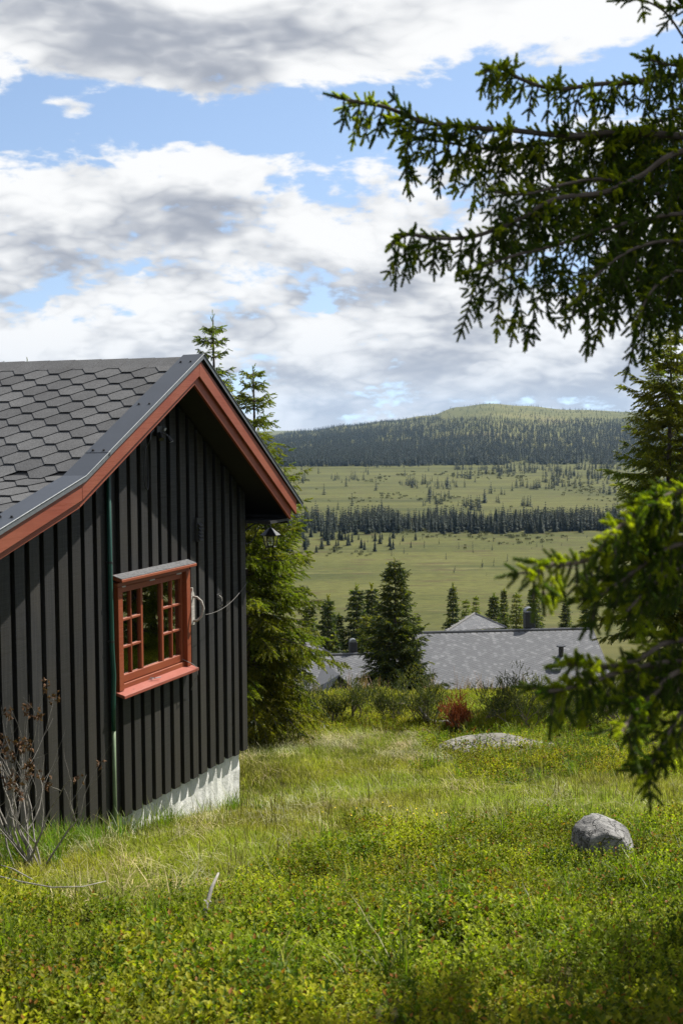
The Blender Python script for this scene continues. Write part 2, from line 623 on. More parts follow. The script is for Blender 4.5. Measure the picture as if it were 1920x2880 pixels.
def ground_mat():
    m, t, out = new_mat('heath, bog and hillside')
    pos = t.node('ShaderNodeNewGeometry').outputs['Position']
    s = t.sep(pos)
    n1 = t.noise(pos, 0.9, 5, 0.65)
    n2 = t.noise(pos, 14, 4, 0.7)
    near = t.mix(t.ss(n1, 0.35, 0.65), (0.032, 0.034, 0.009), (0.060, 0.056, 0.017))
    near = t.mix(t.ss(n2, 0.55, 0.75, 0, 0.6), near, (0.016, 0.013, 0.007))
    # hillside between the knoll and the bog
    b1 = t.noise(t.vm('MULTIPLY', pos, (0.02, 0.05, 0.0)), 1.0, 6, 0.6)
    slope = t.mix(t.ss(b1, 0.35, 0.65), (0.050, 0.052, 0.014), (0.085, 0.080, 0.024))
    # bog: long low strips of sedge, moss and pale grass
    w1 = t.noise(t.vm('MULTIPLY', pos, (0.0045, 0.022, 0.0)), 1.0, 8, 0.62, 0.4)
    w2 = t.noise(t.vm('MULTIPLY', pos, (0.018, 0.11, 0.0)), 1.0, 5, 0.65)
    w3 = t.noise(t.vm('MULTIPLY', pos, (0.25, 0.6, 0.0)), 1.0, 4, 0.7)
    bog = t.mix(t.ss(w1, 0.36, 0.62), (0.040, 0.046, 0.011), (0.074, 0.076, 0.019))
    bog = t.mix(t.ss(w2, 0.54, 0.70, 0, 0.7), bog, (0.112, 0.105, 0.038))
    bog = t.mix(t.ss(w2, 0.28, 0.44, 0.75, 0.0), bog, (0.027, 0.031, 0.008))
    bog = t.vm('SCALE', bog, scale=t.ss(w3, 0.3, 0.7, 0.66, 1.32, 'LINEAR'))
    w4 = t.noise(t.vm('MULTIPLY', pos, (0.05, 0.16, 0.0)), 1.0, 6, 0.7)
    bog = t.mix(t.ss(w4, 0.53, 0.64, 0, 0.8), bog, (0.052, 0.040, 0.016))
    c = t.mix(t.ss(s[1], 22, 27), near, slope)
    c = t.mix(t.ss(s[1], 230, 300), c, bog)
    # high fell: heather, lichen and grass
    h1 = t.noise(t.vm('MULTIPLY', pos, (0.006, 0.006, 0.02)), 1.0, 7, 0.65)
    fell = t.mix(t.ss(h1, 0.38, 0.62), (0.062, 0.066, 0.018), (0.110, 0.106, 0.032))
    fell = t.mix(t.ss(h1, 0.56, 0.72, 0, 0.7), fell, (0.085, 0.062, 0.036))
    c = t.mix(t.ss(s[1], 1400, 1900), c, fell)
    principled(t, out, c, 0.95, 0.1, 0, n2, 0.03, 0.6)
    return m


def build_ground():
    dt = 0.034
    ty = np.arange(-2.2, 7.45, dt)
    ys = 8.0 * np.sinh(ty)
    tx = np.arange(-7.2, 7.2 + dt, dt)
    xs = 8.0 * np.sinh(tx)
    X, Y = np.meshgrid(xs, ys)
    Z = height(X, Y)
    nx, ny = len(xs), len(ys)
    v = np.stack([X.ravel(), Y.ravel(), Z.ravel()], 1)
    i = np.arange(ny - 1)[:, None] * nx + np.arange(nx - 1)[None, :]
    i = i.ravel()
    f = np.stack([i, i + 1, i + nx + 1, i + nx], 1)
    o = mesh_obj('ground', np_mesh('ground', v, f, ground_mat(), smooth=True))
    tag(o, 'rough heath sloping down to a wide bog and a far hill', 'ground', kind='structure')


build_ground()

# ================================================================ black cabin
WALL_AZ = RAD(21.9)
d1 = Vector((math.sin(WALL_AZ), math.cos(WALL_AZ), 0))          # along the gable wall, away from the camera
nn = Vector((math.cos(WALL_AZ), -math.sin(WALL_AZ), 0))         # out of the gable wall
CORNER = Vector((-1.048, 13.462, 0))                            # far corner of the gable wall, lower board ends


def W(u, o, z):
    return CORNER + d1 * u + nn * o + Vector((0, 0, z))


# cabin space: x = u along the wall, y = -o (into the house), z up
cabin = empty('cabin', CORNER, RAD(90) - WALL_AZ)
tag(cabin, 'black board cabin with red barge boards and a red window', 'cabin')
L = lambda u, o, z: (u, -o, z)

ULEFT = -6.0
OB = [(-6.4, 2.160), (-4.734, 2.665), (-3.687, 2.981), (-1.706, 4.030), (0.511, 2.570)]      # lower edge of the outer barge board
IB = [(-6.4, 2.110), (-4.737, 2.606), (-3.686, 2.917), (-1.752, 3.948), (0.421, 2.517)]      # lower edge of the inner barge board
TOP = [(-6.4, 2.340), (-3.660, 3.172), (-1.652, 4.232), (0.654, 2.672)]                      # roof surface at the flashing
BACK = -6.6                                                      # o of the far gable end
UAPEX = -1.652


def lerp_prof(prof, u):
    return float(np.interp(u, [p[0] for p in prof], [p[1] for p in prof]))


def wall_top(u):
    return lerp_prof(IB, u) + 0.035


# ---- walls: outer boards over recessed under boards
OUTER = [(-4.460, -4.320), (-4.266, -4.130), (-4.071, -3.938), (-3.875, -3.739), (-3.679, -3.542), (-3.483, -3.343), (-3.280, -3.150),
         (-3.093, -2.965), (-2.900, -2.780), (-2.702, -2.576), (-2.527, -2.397), (-2.335, -2.220), (-2.152, -2.037), (-1.969, -1.856),
         (-1.794, -1.681), (-1.607, -1.489), (-1.417, -1.300), (-1.232, -1.121), (-1.058, -0.935), (-0.861, -0.745), (-0.668, -0.555),
         (-0.470, -0.368), (-0.298, -0.192), (-0.112, 0.004)]
u = -4.460
while u > ULEFT + 0.2:
    OUTER.insert(0, (u - 0.195, u - 0.058))
    u -= 0.195
WIN = (-2.640, -1.318, 1.17, 2.17)            # opening of the window: u0,u1,z0,z1


def board_pieces(u0, u1, zlo):
    """a board runs from the footing to the roof, or stops at the window"""
    if u0 < WIN[1] - 0.01 and u1 > WIN[0] + 0.01:
        a, b = max(u0, -9), u1
        if u0 > WIN[1] - 0.05:
            return [(WIN[1] + 0.004, u1, zlo, None)]
        if u0 < WIN[0] - 0.03:
            return [(u0, WIN[0] - 0.004, zlo, None)]
        return [(u0, u1, zlo, WIN[2] - 0.0), (u0, u1, WIN[3], None)]
    return [(u0, u1, zlo, None)]


def gable_board(name, u0, u1, y0, y1, zlo, zhi, mat, bevel):
    jit = random.uniform(-0.012, 0.012) if zhi is None else 0
    b = MB()
    za, zb = (wall_top(u0), wall_top(u1)) if zhi is None else (zhi, zhi)
    um = None
    pts = [(u0, zlo + jit), (u1, zlo + jit + random.uniform(-.003, .003)), (u1, zb)]
    for br in (-3.686, -1.752):
        if zhi is None and u0 < br < u1:
            pts.append((br, wall_top(br)))
    pts.append((u0, za))
    c = ((u0 + u1) / 2, 0, 0)
    b.prism([(p[0] - c[0], p[1]) for p in pts], y0, y1)
    o = b.build(name, mat, cabin, bevel=bevel)
    o.location = (c[0], random.uniform(-0.0015, 0.0015), 0)
    return o


for (a, b_) in OUTER:
    for (p, q, zl, zh) in board_pieces(a, b_, 0.0):
        gable_board('wall_board', p, q, 0.0, 0.038, zl, zh, MAT['black'], 0.003)
for (a, b_) in zip(OUTER[:-1], OUTER[1:]):
    for (p, q, zl, zh) in board_pieces(a[1] - 0.025, b_[0] + 0.025, 0.012):
        gable_board('under_board', p, q, 0.040, 0.056, zl, zh, MAT['black'], 0.0)
# the wall behind the cladding, the long walls and the far gable
core = MB()
prof = [(ULEFT, 0.02)] + [(-0.02, 0.02)] + [(-0.02, wall_top(-0.02)), (-1.752, wall_top(-1.752)), (-3.686, wall_top(-3.686)), (ULEFT, wall_top(ULEFT))]


def gable_sheet(mb, y0, y1, hole):
    if not hole:
        mb.prism(prof, y0, y1)
        return
    w0, w1, z0, z1 = WIN
    mb.prism([(ULEFT, 0.02), (w0, 0.02), (w0, wall_top(w0)), (-3.686, wall_top(-3.686)), (ULEFT, wall_top(ULEFT))], y0, y1)
    mb.prism([(w1, 0.02), (-0.02, 0.02), (-0.02, wall_top(-0.02)), (w1, wall_top(w1))], y0, y1)
    mb.prism([(w0, 0.02), (w1, 0.02), (w1, z0), (w0, z0)], y0, y1)
    mb.prism([(w0, z1), (w1, z1), (w1, wall_top(w1)), (-1.752, wall_top(-1.752)), (w0, wall_top(w0))], y0, y1)


gable_sheet(core, 0.058, 0.14, True)
core.build('wall_core', MAT['interior'], cabin)
fc = MB()
gable_sheet(fc, 6.14, 6.25, False)
fc.build('far_gable_wall', MAT['black'], cabin)
lw = MB()
lw.box((-0.14, 0.143, 0.0), (-0.004, 6.137, wall_top(0) - 0.02))
lw.build('long_wall', MAT['black'], cabin)
lw = MB()
lw.box((ULEFT + 0.004, 0.143, 0.0), (ULEFT + 0.14, 6.137, wall_top(ULEFT) - 0.03))
lw.build('long_wall', MAT['black'], cabin)
cb = MB()
cb.box((-0.098, 0.058, 0.01), (0.0, 0.14, wall_top(0) - 0.03))
cb.build('corner_board', MAT['black'], cabin)
fl = MB()
fl.box((ULEFT + 0.15, 0.15, 0.0), (-0.15, 6.1, 0.06))
fl.build('floor_deck', MAT['interior'], cabin)

# ---- plastered footing, a little uneven
def footing():
    nx_, nz_ = 90, 10
    vs, fs = [], []
    for j in range(nz_ + 1):
        for i in range(nx_ + 1):
            uu = ULEFT + 0.05 + (-0.07 - ULEFT - 0.05) * i / nx_
            zz = -1.15 + 1.17 * j / nz_
            yy = 0.075 + 0.006 * math.sin(uu * 9 + zz * 5) + 0.007 * random.uniform(-1, 1)
            vs.append((uu, yy, zz))
    for j in range(nz_):
        for i in range(nx_):
            a = j * (nx_ + 1) + i
            fs.append((a, a + 1, a + nx_ + 2, a + nx_ + 1))
    b = MB().add(vs, fs)
    b.box((ULEFT + 0.05, 0.10, -1.16), (-0.072, 6.2, 0.016))
    return b


footing().build('footing', MAT['plaster'], cabin)

# ---- roof: slab, soffit, shingles, flashing, barge boards
roof_parts = []
UND = [(-6.4, 2.175), (-3.686, 2.985), (-1.752, 4.01), (0.46, 2.565)]     # underside
def slab(prof_lo, prof_hi, y0, y1):
    poly = [(p[0], p[1]) for p in prof_lo] + [(p[0], p[1]) for p in reversed(prof_hi)]
    return MB().prism(poly, y0, y1)


TOPS = [(p[0], p[1] - 0.035) for p in TOP]
TOPS[0] = (-6.4, TOPS[0][1]); TOPS[-1] = (0.60, TOP[-1][1] + 0.6763 * 0.054 - 0.035)
roof = slab(UND, TOPS, -0.325, -BACK).build('roof', MAT['blacktrim'], cabin)
ev = MB()
ev.box((0.462, -0.30, 2.47), (0.50, -BACK, 2.60))
ev.build('eave_board', MAT['blacktrim'], cabin)
sf = MB()
sf.hull([(-0.01, -0.31, 2.50), (0.46, -0.31, 2.50), (0.46, -BACK, 2.50), (-0.01, -BACK, 2.50)], [(-0.01, -0.31, 2.53), (0.46, -0.31, 2.53), (0.46, -BACK, 2.53), (-0.01, -BACK, 2.53)])
sf.build('eave_soffit', MAT['blacktrim'], cabin)


def barge(name, lo, hi_off, y0, y1, i0, i1, mat):
    """barge board between profile points i0..i1 of lo; hi_off: its depth"""
    b = MB()
    for k in range(i0, i1):
        (ua, za), (ub, zb) = lo[k], lo[k + 1]
        b.prism([(ua, za), (ub, zb), (ub, zb + hi_off), (ua, za + hi_off)], y0, y1)
    return b.build(name, mat, cabin, bevel=0.003)


OBt = lambda a: [(p[0], p[1]) for p in a]
barge('barge_board', [OB[0], OB[2]], 0.165, -0.385, -0.359, 0, 1, MAT['red'])
barge('barge_board', [OB[2], OB[3]], 0.165, -0.386, -0.3585, 0, 1, MAT['red'])
barge('barge_board', [OB[3], OB[4]], 0.165, -0.3855, -0.3585, 0, 1, MAT['red'])
barge('inner_barge_board', [IB[0], IB[2]], 0.12, -0.3575, -0.328, 0, 1, MAT['red'])
barge('inner_barge_board', [IB[2], IB[3]], 0.12, -0.357, -0.3285, 0, 1, MAT['red'])
barge('inner_barge_board', [IB[3], IB[4]], 0.12, -0.3575, -0.328, 0, 1, MAT['red'])

# flashing along the verge: flat band on the roof and a turned-down zinc edge
def flashing(pa, pb, name):
    b = MB()
    (ua, za), (ub, zb) = pa, pb
    b.hull([(ua, -0.405, za), (ub, -0.405, zb), (ub, -0.185, zb - 0.004), (ua, -0.185, za - 0.004)],
           [(ua, -0.405, za + 0.006), (ub, -0.405, zb + 0.006), (ub, -0.185, zb + 0.002), (ua, -0.185, za + 0.002)])
    o = b.build(name, MAT['steel'], cabin)
    e = MB()
    e.prism([(ua, za - 0.040), (ub, zb - 0.040), (ub, zb - 0.001), (ua, za - 0.001)], -0.4045, -0.398)
    ed = e.build('zinc_edge', MAT['zinc'], o)
    rim = MB()
    rim.tube([(ua, -0.408, za + 0.005), (ub, -0.408, zb + 0.005)], 0.0045, 6)
    rim.build('rolled_rim', MAT['zinc'], o)
    return o


fl1 = flashing((-6.4, 2.340), (-3.660, 3.172), 'verge_flashing')
fl2 = flashing((-3.660, 3.172), (-3.30, 3.172 + 0.36 * 0.5279), 'verge_flashing')
fl3 = flashing((-3.33, 3.172 + 0.33 * 0.5279 + 0.004), (-1.652, 4.236), 'verge_flashing')
fl4 = flashing((-1.652, 4.236), (0.654, 2.676), 'verge_flashing')
scr = MB()
scr.tube([(0, 0, 0), (0, 0, 0.004)], 0.014, 8)
scr.tube([(0, 0, 0.004), (0, 0, 0.014)], 0.009, 6)
scr_me = scr.mesh('screw', MAT['black_metal'])
for (uu, fo) in ((-1.80, fl3), (-2.56, fl3), (-3.30, fl3), (-4.55, fl1), (-5.6, fl1)):
    for oo in (0.24, 0.345):
        s_ = mesh_obj('screw', scr_me, fo)
        s_.location = (uu, -oo, lerp_prof(TOP, uu) + 0.006)
        s_.rotation_euler = (0, -math.atan(0.52 if uu > -3.66 else 0.304), 0)

# hexagonal shingles
TP, TE, TB = 0.405, 0.1165, 0.105     # tab pitch, course, width of the lower edge


def tab_mesh(name, mat, tint=None):
    th = 0.0045
    w0, w1 = TB / 2, (TP - TB) / 2
    hgt = 2.25 * TE
    lift = lambda v: 0.015 * (1 - v / hgt) + 0.001
    outline = [(-w0, 0), (w0, 0), (w1 + 0.004, TE), (w1 + 0.004, hgt), (-w1 - 0.004, hgt), (-w1 - 0.004, TE)]
    b = MB()
    n_ = len(outline)
    vs = [(p[0], p[1], lift(p[1])) for p in outline] + [(p[0], p[1], lift(p[1]) - th) for p in outline]
    b.add(vs, [tuple(range(n_)), tuple(range(2 * n_ - 1, n_ - 1, -1))] + [(i, (i + 1) % n_, (i + 1) % n_ + n_, i + n_) for i in range(n_)])
    me = b.mesh(name, mat)
    a = me.attributes.new('tint', 'FLOAT', 'POINT')
    return me


def shingle_field(p_eave, up, along, n_rows, n_cols, tabs_cb, first=0):
    """calls tabs_cb(row, col, matrix) for every tab of a roof plane; rows counted from the eave"""
    nrm = along.cross(up).normalized()
    for r in range(first, n_rows):
        for c in range(n_cols):
            off = (c + (0.5 if r % 2 else 0.0)) * TP
            pos = p_eave + up * (r * TE) + along * off
            mtx = Matrix((along, up, nrm)).transposed().to_4x4()
            mtx.translation = pos
            tabs_cb(r, c, mtx)


TAB = tab_mesh('shingle', MAT['shingle'])
tab_np = (np.array([v.co[:] for v in TAB.vertices]), [tuple(p.vertices) for p in TAB.polygons])


class TabBag:
    """tabs past the ones built singly, joined into one part"""
    def __init__(self):
        self.mb, self.t = MB(), []

    def add(self, mtx):
        self.mb.add([mtx @ Vector(v) for v in tab_np[0]], tab_np[1])
        self.t += [random.random()] * len(tab_np[0])

    def build(self, name, mat, parent):
        me = bpy.data.meshes.new(name)
        me.from_pydata(self.mb.v, [], self.mb.f)
        me.materials.append(mat)
        a = me.attributes.new('tint', 'FLOAT', 'POINT')
        a.data.foreach_set('value', np.array(self.t, dtype=np.float32))
        o = mesh_obj(name, me, parent)
        o['kind'] = 'stuff'
        return o


bag = TabBag()


def main_tabs(limit_o):
    def cb(r, c, m):
        o_ = -m.translation.y
        if o_ > limit_o:
            t_ = mesh_obj('shingle', TAB, roof)
            t_.matrix_local = m
        elif r < 60:
            bag.add(m)
    return cb


aL = Vector((0, -1, 0))                       # along the ridge toward the camera side
ang1 = math.atan(0.5279)
upL = Vector((math.cos(ang1), 0, math.sin(ang1)))
rows_main = int(2.271 / TE) + 1
# place courses so that one course ends 1.457 m below the ridge, as in the photograph
ridge_pt = Vector((-1.652, 0, 4.200))
k_low = 19
base_s = 1.457 + 7 * TE                       # slope distance of the lowest course of the steep part
c0 = 2.02 + 0.405 * 8
pe = ridge_pt - upL * base_s
pe.y = -(-0.06 - TB / 2 + 0.1) + 0.405 * 13
# columns: dash centre at o = -0.48 for the odd course
pe.y = 0.48 + 0.405 * 13
shingle_field(pe, upL, aL, 18, 15, lambda r, c, m: main_tabs(-2.35)(r, c, m) if (-m.translation.y) < 0.22 else None)
ang2 = math.atan(0.3036)
upL2 = Vector((math.cos(ang2), 0, math.sin(ang2)))
brk = Vector((-3.660, 0, 3.142))
pe2 = brk - upL2 * (24 * TE - 0.05)
pe2.y = 0.48 + 0.405 * 13
shingle_field(pe2, upL2, aL, 25, 15, lambda r, c, m: (main_tabs(-1.2 if r > 12 else 9)(r, c, m)) if (-m.translation.y) < 0.22 else None)
angR = math.atan(0.6765)
upR = Vector((-math.cos(angR), 0, math.sin(angR)))
peR = Vector((0.62, -0.15, 2.66))
shingle_field(peR, upR, Vector((0, 1, 0)), 21, 15, lambda r, c, m: bag.add(m) if m.translation.y < 6.3 else None)
bag.build('roof_covering', MAT['shingle'], roof)
rc = MB()
for i in range(22):
    y0 = -0.18 + i * 0.30
    z0 = 4.206
    rc.add([(-1.652 - 0.175, y0, z0 - 0.088), (-1.652, y0, z0 + 0.013), (-1.652 + 0.15, y0, z0 - 0.09),
            (-1.652 - 0.175, y0 + 0.33, z0 - 0.088 - 0.004), (-1.652, y0 + 0.33, z0 + 0.009), (-1.652 + 0.15, y0 + 0.33, z0 - 0.09 - 0.004)],
           [(0, 1, 4, 3), (1, 2, 5, 4), (0, 2, 1), (3, 4, 5)])
rcm = rc.mesh('ridge_cap', MAT['shingle'])
a = rcm.attributes.new('tint', 'FLOAT', 'POINT')
mesh_obj('ridge_cap', rcm, roof)

# ---- window
win = empty('window', (0, 0, 0), 0, cabin)


def wbox(name, u0, u1, o0, o1, z0, z1, mat, bevel=0.0025):
    c = ((u0 + u1) / 2, -(o0 + o1) / 2, (z0 + z1) / 2)
    b = MB()
    b.box((u0 - c[0], -max(o0, o1) - c[1], z0 - c[2]), (u1 - c[0], -min(o0, o1) - c[1], z1 - c[2]))
    o = b.build(name, mat, win, bevel=bevel)
    o.location = c
    return o


R_ = MAT['redwin']
wbox('jamb', -2.640, -2.562, -0.06, 0.040, 1.186, 2.13, R_)
wbox('jamb', -1.392, -1.318, -0.06, 0.042, 1.186, 2.145, R_)
wbox('head', -2.640, -1.318, -0.061, 0.036, 2.132, 2.168, R_)
wbox('bottom_rail', -2.561, -1.393, -0.060, 0.012, 1.186, 1.232, R_)
# cap, sloping a little outwards
cap = MB()
cap.hull([L(-2.672, -0.02, 2.205), L(-1.290, -0.02, 2.205), L(-1.290, 0.103, 2.178), L(-2.672, 0.103, 2.178)],
         [L(-2.672, -0.02, 2.240), L(-1.290, -0.02, 2.240), L(-1.290, 0.103, 2.205), L(-2.672, 0.103, 2.205)])
cap.build('window_cap', R_, win, bevel=0.003)
felt = MB()
felt.hull([L(-2.668, 0.0, 2.2385), L(-1.294, 0.0, 2.2385), L(-1.294, 0.099, 2.2085), L(-2.668, 0.099, 2.2085)],
          [L(-2.668, 0.0, 2.2425), L(-1.294, 0.0, 2.2425), L(-1.294, 0.099, 2.2125), L(-2.668, 0.099, 2.2125)])
felt.build('cap_felt', simple_mat('weathered cap felt', (0.075, 0.075, 0.08), 0.9, 0.6, 40), win)
sill = MB()
sill.hull([L(-2.672, -0.03, 1.168), L(-1.290, -0.03, 1.168), L(-1.290, 0.110, 1.130), L(-2.672, 0.110, 1.130)],
          [L(-2.672, -0.03, 1.198), L(-1.290, -0.03, 1.198), L(-1.290, 0.110, 1.160), L(-2.672, 0.110, 1.160)])
sill.build('window_sill', red_wood_mat('sun-bleached red paint', (0.205, 0.043, 0.026)), win, bevel=0.003)
# sash: stiles, rails, three lights, the outer two with glazing bars
SB, ST = 1.240, 2.120
G0, G1 = 1.310, 2.066
wbox('stile', -2.560, -2.516, -0.046, -0.002, SB, ST, R_)
wbox('stile', -1.432, -1.394, -0.046, -0.002, SB, ST, R_)
wbox('rail', -2.5155, -1.4325, -0.046, -0.002, SB, G0, R_)
wbox('rail', -2.5155, -1.4325, -0.046, -0.002, G1, ST, R_)
wbox('mullion', -2.186, -2.150, -0.046, -0.003, G0, G1, R_)
wbox('mullion', -1.808, -1.774, -0.046, -0.003, G0, G1, R_)
for (ua, ub) in ((-2.5155, -2.1865), (-1.7735, -1.4325)):
    um = (ua + ub) / 2
    wbox('glazing_bar', um - 0.0095, um + 0.0095, -0.044, -0.006, G0, G1, R_)
    for zc in (G0 + (G1 - G0) / 3, G0 + (G1 - G0) * 2 / 3):
        wbox('glazing_bar', ua, um - 0.010, -0.043, -0.005, zc - 0.011, zc + 0.011, R_)
        wbox('glazing_bar', um + 0.010, ub, -0.043, -0.005, zc - 0.011, zc + 0.011, R_)
        for (pa, pb) in ((ua, um - 0.010), (um + 0.010, ub)):
            pass
    for (pa, pb) in ((ua, um - 0.010), (um + 0.010, ub)):
        for k in range(3):
            za, zb = G0 + (G1 - G0) * k / 3, G0 + (G1 - G0) * (k + 1) / 3
            p_ = MB()
            p_.box((pa, 0.026, za), (pb, 0.029, zb))
            p_.build('pane', MAT['glass'], win)
p_ = MB()
p_.box((-2.150, 0.026, G0), (-1.808, 0.029, G1))
p_.build('pane', MAT['glass'], win)
for uu in (-2.50, -1.98, -1.47):
    wbox('hinge', uu - 0.045, uu + 0.045, -0.005, 0.006, 2.112, 2.127, MAT['white_metal'], 0.002)
# curtains inside
for (ca, cb_) in ((-2.50, -2.40), (-2.33, -2.245), (-1.96, -1.88), (-1.77, -1.67), (-1.60, -1.50)):
    c_ = MB()
    nseg = 14
    vs = []
    for i in range(nseg + 1):
        uu = ca + (cb_ - ca) * i / nseg
        yy = 0.058 + 0.010 * math.sin(i * 1.9)
        vs += [(uu, yy, 1.2), (uu, yy + 0.005, 2.12)]
    c_.add(vs, [(2 * i, 2 * i + 2, 2 * i + 3, 2 * i + 1) for i in range(nseg)])
    c_.build('curtain', MAT['curtain'], win)
# catch on the sill rail
ck = MB()
ck.tube([L(-2.08, 0.02, 1.206), L(-2.06, 0.06, 1.20), L(-1.98, 0.075, 1.196)], 0.005, 5)
ck.tube([L(-2.12, 0.03, 1.20), L(-2.10, 0.055, 1.196), L(-2.06, 0.05, 1.20), L(-2.07, 0.03, 1.203)], 0.004, 5)
ck.build('catch', MAT['zinc'], win)

# ---- green pipe up the wall
pipe = MB()
pipe.tube([L(-2.738, 0.030, 0.857), L(-2.742, 0.033, 1.1), L(-2.728, 0.036, 1.35), L(-2.738, 0.030, 1.6), L(-2.744, 0.028, 2.2), L(-2.746, 0.026, wall_top(-2.75) - 0.04)], 0.021, 10)
pipe_o = pipe.build('pipe', MAT['pipe'], cabin, smooth=True)
lp = MB()
lp.tube([L(-2.738, 0.030, 0.855), L(-2.742, 0.03, 0.4), L(-2.742, 0.03, -0.25)], 0.0175, 10)
lp.build('lower_pipe', MAT['pipe_pale'], pipe_o, smooth=True)
for zc in (2.367, 1.66):
    cl = MB()
    cl.tube([L(-2.742, 0.029, zc - 0.009), L(-2.742, 0.029, zc + 0.009)], 0.0245, 10)
    cl.box((-2.775, -0.02, zc - 0.007), (-2.71, 0.0, zc + 0.007))
    cl.build('pipe_clamp', MAT['black_metal'], pipe_o)
# ---- louvred vent
vent = MB()
vent.box((-1.135, -0.030, 2.40), (-1.045, 0.0, 2.64))
vent_o = vent.build('wall_vent', MAT['blacktrim'], cabin, bevel=0.004)
for k in range(5):
    lv = MB()
    zc = 2.425 + k * 0.036
    lv.hull([L(-1.128, 0.031, zc), L(-1.052, 0.031, zc), L(-1.052, 0.056, zc - 0.012), L(-1.128, 0.056, zc - 0.012)],
            [L(-1.128, 0.031, zc + 0.022), L(-1.052, 0.031, zc + 0.022), L(-1.052, 0.056, zc - 0.006), L(-1.128, 0.056, zc - 0.006)])
    lv.build('louvre', MAT['black_metal'], vent_o)
# ---- coil of black cable under the gable
cab_ = MB()
cpts = []
for i in range(40):
    t_ = i / 39 * 2 * math.pi
    cpts.append(L(-2.085 + 0.035 * math.sin(t_), 0.022 + 0.004 * math.cos(2 * t_), 3.09 + (0.29 if math.cos(t_) > 0 else 0.115) * math.cos(t_)))
cab_.tube(cpts, 0.007, 5)
cab_.tube([L(-2.085, 0.02, 3.36), L(-2.06, 0.05, 3.44), L(-2.03, 0.04, 3.50), L(-1.95, 0.03, 3.53)], 0.007, 5)
cable = cab_.build('cable_coil', MAT['black_metal'])
cable.parent = None
cable.matrix_world = cabin.matrix_basis
tag(cable, 'looped black cable hanging on the gable wall below the barge board', 'cable')


def on_wall(o):
    o.matrix_world = cabin.matrix_basis
    return o


# ---- floodlight at the top of the gable
fe = empty('floodlight', W(-1.86, 0.0, 3.5), RAD(90) - WALL_AZ)
tag(fe, 'small black twin floodlight fixed high under the gable', 'lamp')
b = MB(); b.box((-0.05, -0.04, -0.03), (0.05, 0.0, 0.07)); b.build('mount', MAT['black_metal'], fe, bevel=0.005)
b = MB(); b.tube([(0.03, -0.04, 0.0), (0.06, -0.08, -0.02), (0.075, -0.09, -0.05)], 0.010, 6); b.build('arm', MAT['black_metal'], fe)
b = MB(); b.tube([(0.072, -0.085, -0.035), (0.083, -0.11, -0.085)], [0.018, 0.027], 9); h_ = b.build('lamp_head', MAT['black_metal'], fe)
b = MB(); b.tube([(0.083, -0.11, -0.085), (0.0836, -0.111, -0.088)], 0.023, 9); b.build('lens', MAT['white_metal'], h_)
b = MB(); b.tube([(-0.045, -0.06, 0.0), (-0.075, -0.10, -0.06)], [0.02, 0.028], 9); h_ = b.build('lamp_head', MAT['black_metal'], fe)
b = MB(); b.tube([(0.055, -0.055, 0.02), (0.066, -0.062, 0.045)], 0.012, 8); b.build('sensor', MAT['white_metal'], fe)

# ---- cord winder beside the window, with its washing line
ce = empty('cord_winder', W(-1.245, 0.0, 1.576), RAD(90) - WALL_AZ)
tag(ce, 'weathered wooden line winder with a curved handle right of the window', 'line winder')
b = MB()
b.prism([(-0.030, 0.0), (0.030, 0.0), (0.034, 0.03), (0.034, 0.31), (0.012, 0.345), (0.010, 0.375), (-0.010, 0.375), (-0.012, 0.345), (-0.034, 0.31), (-0.034, 0.03)], -0.030, -0.002)
b.build('back_plate', MAT['wood_grey'], ce, bevel=0.003)
b = MB()
b.tube([(0.0, -0.028, 0.285), (0.01, -0.07, 0.28), (0.02, -0.115, 0.24), (0.024, -0.135, 0.17), (0.02, -0.115, 0.09), (0.01, -0.07, 0.045), (0.0, -0.028, 0.04)], 0.0115, 8)
b.build('handle', MAT['wood_grey'], ce, smooth=True)
he = empty('wall_hook', W(-0.655, 0.0, 1.66), RAD(90) - WALL_AZ)
tag(he, 'small black iron hook on the wall near the cabin corner', 'hook')
b = MB(); b.box((-0.03, -0.006, 0.0), (0.03, 0.0, 0.15)); b.build('plate', MAT['black_metal'], he, bevel=0.002)
b = MB(); b.tube([(-0.012, -0.006, 0.11), (-0.012, -0.045, 0.10), (-0.012, -0.055, 0.05), (-0.012, -0.035, 0.025), (-0.012, -0.02, 0.05)], 0.006, 6); b.build('hook_arm', MAT['black_metal'], he)
b = MB(); b.tube([(0.018, -0.004, 0.13), (0.018, -0.035, 0.11), (0.018, -0.036, 0.03), (0.018, -0.012, 0.015)], 0.006, 6); b.build('hook_arm', MAT['wood_grey'], he)
b = MB()
pts = []
for i in range(17):
    q = i / 16
    uu = -1.225 + 1.24 * q
    pts.append(L(uu, 0.145 * (1 - q) + 0.012, 1.685 + 0.165 * q * q - 0.06 * math.sin(q * math.pi) * 0.6))
b.tube(pts, 0.0020, 5)
tag(on_wall(b.build('washing_line', MAT['wire'])), 'thin grey line sagging from the winder to the cabin corner', 'line')
b = MB()
b.tube([L(-1.43, 0.0, 1.262), L(-1.36, 0.07, 1.21), L(-1.335, 0.118, 1.165), L(-1.332, 0.119, 1.10), L(-1.318, 0.06, 1.0), L(-1.315, 0.035, 0.93)], 0.0035, 5)
tag(on_wall(b.build('sill_cord', MAT['wire'])), 'thin cord hanging over the right end of the red window sill', 'cord')

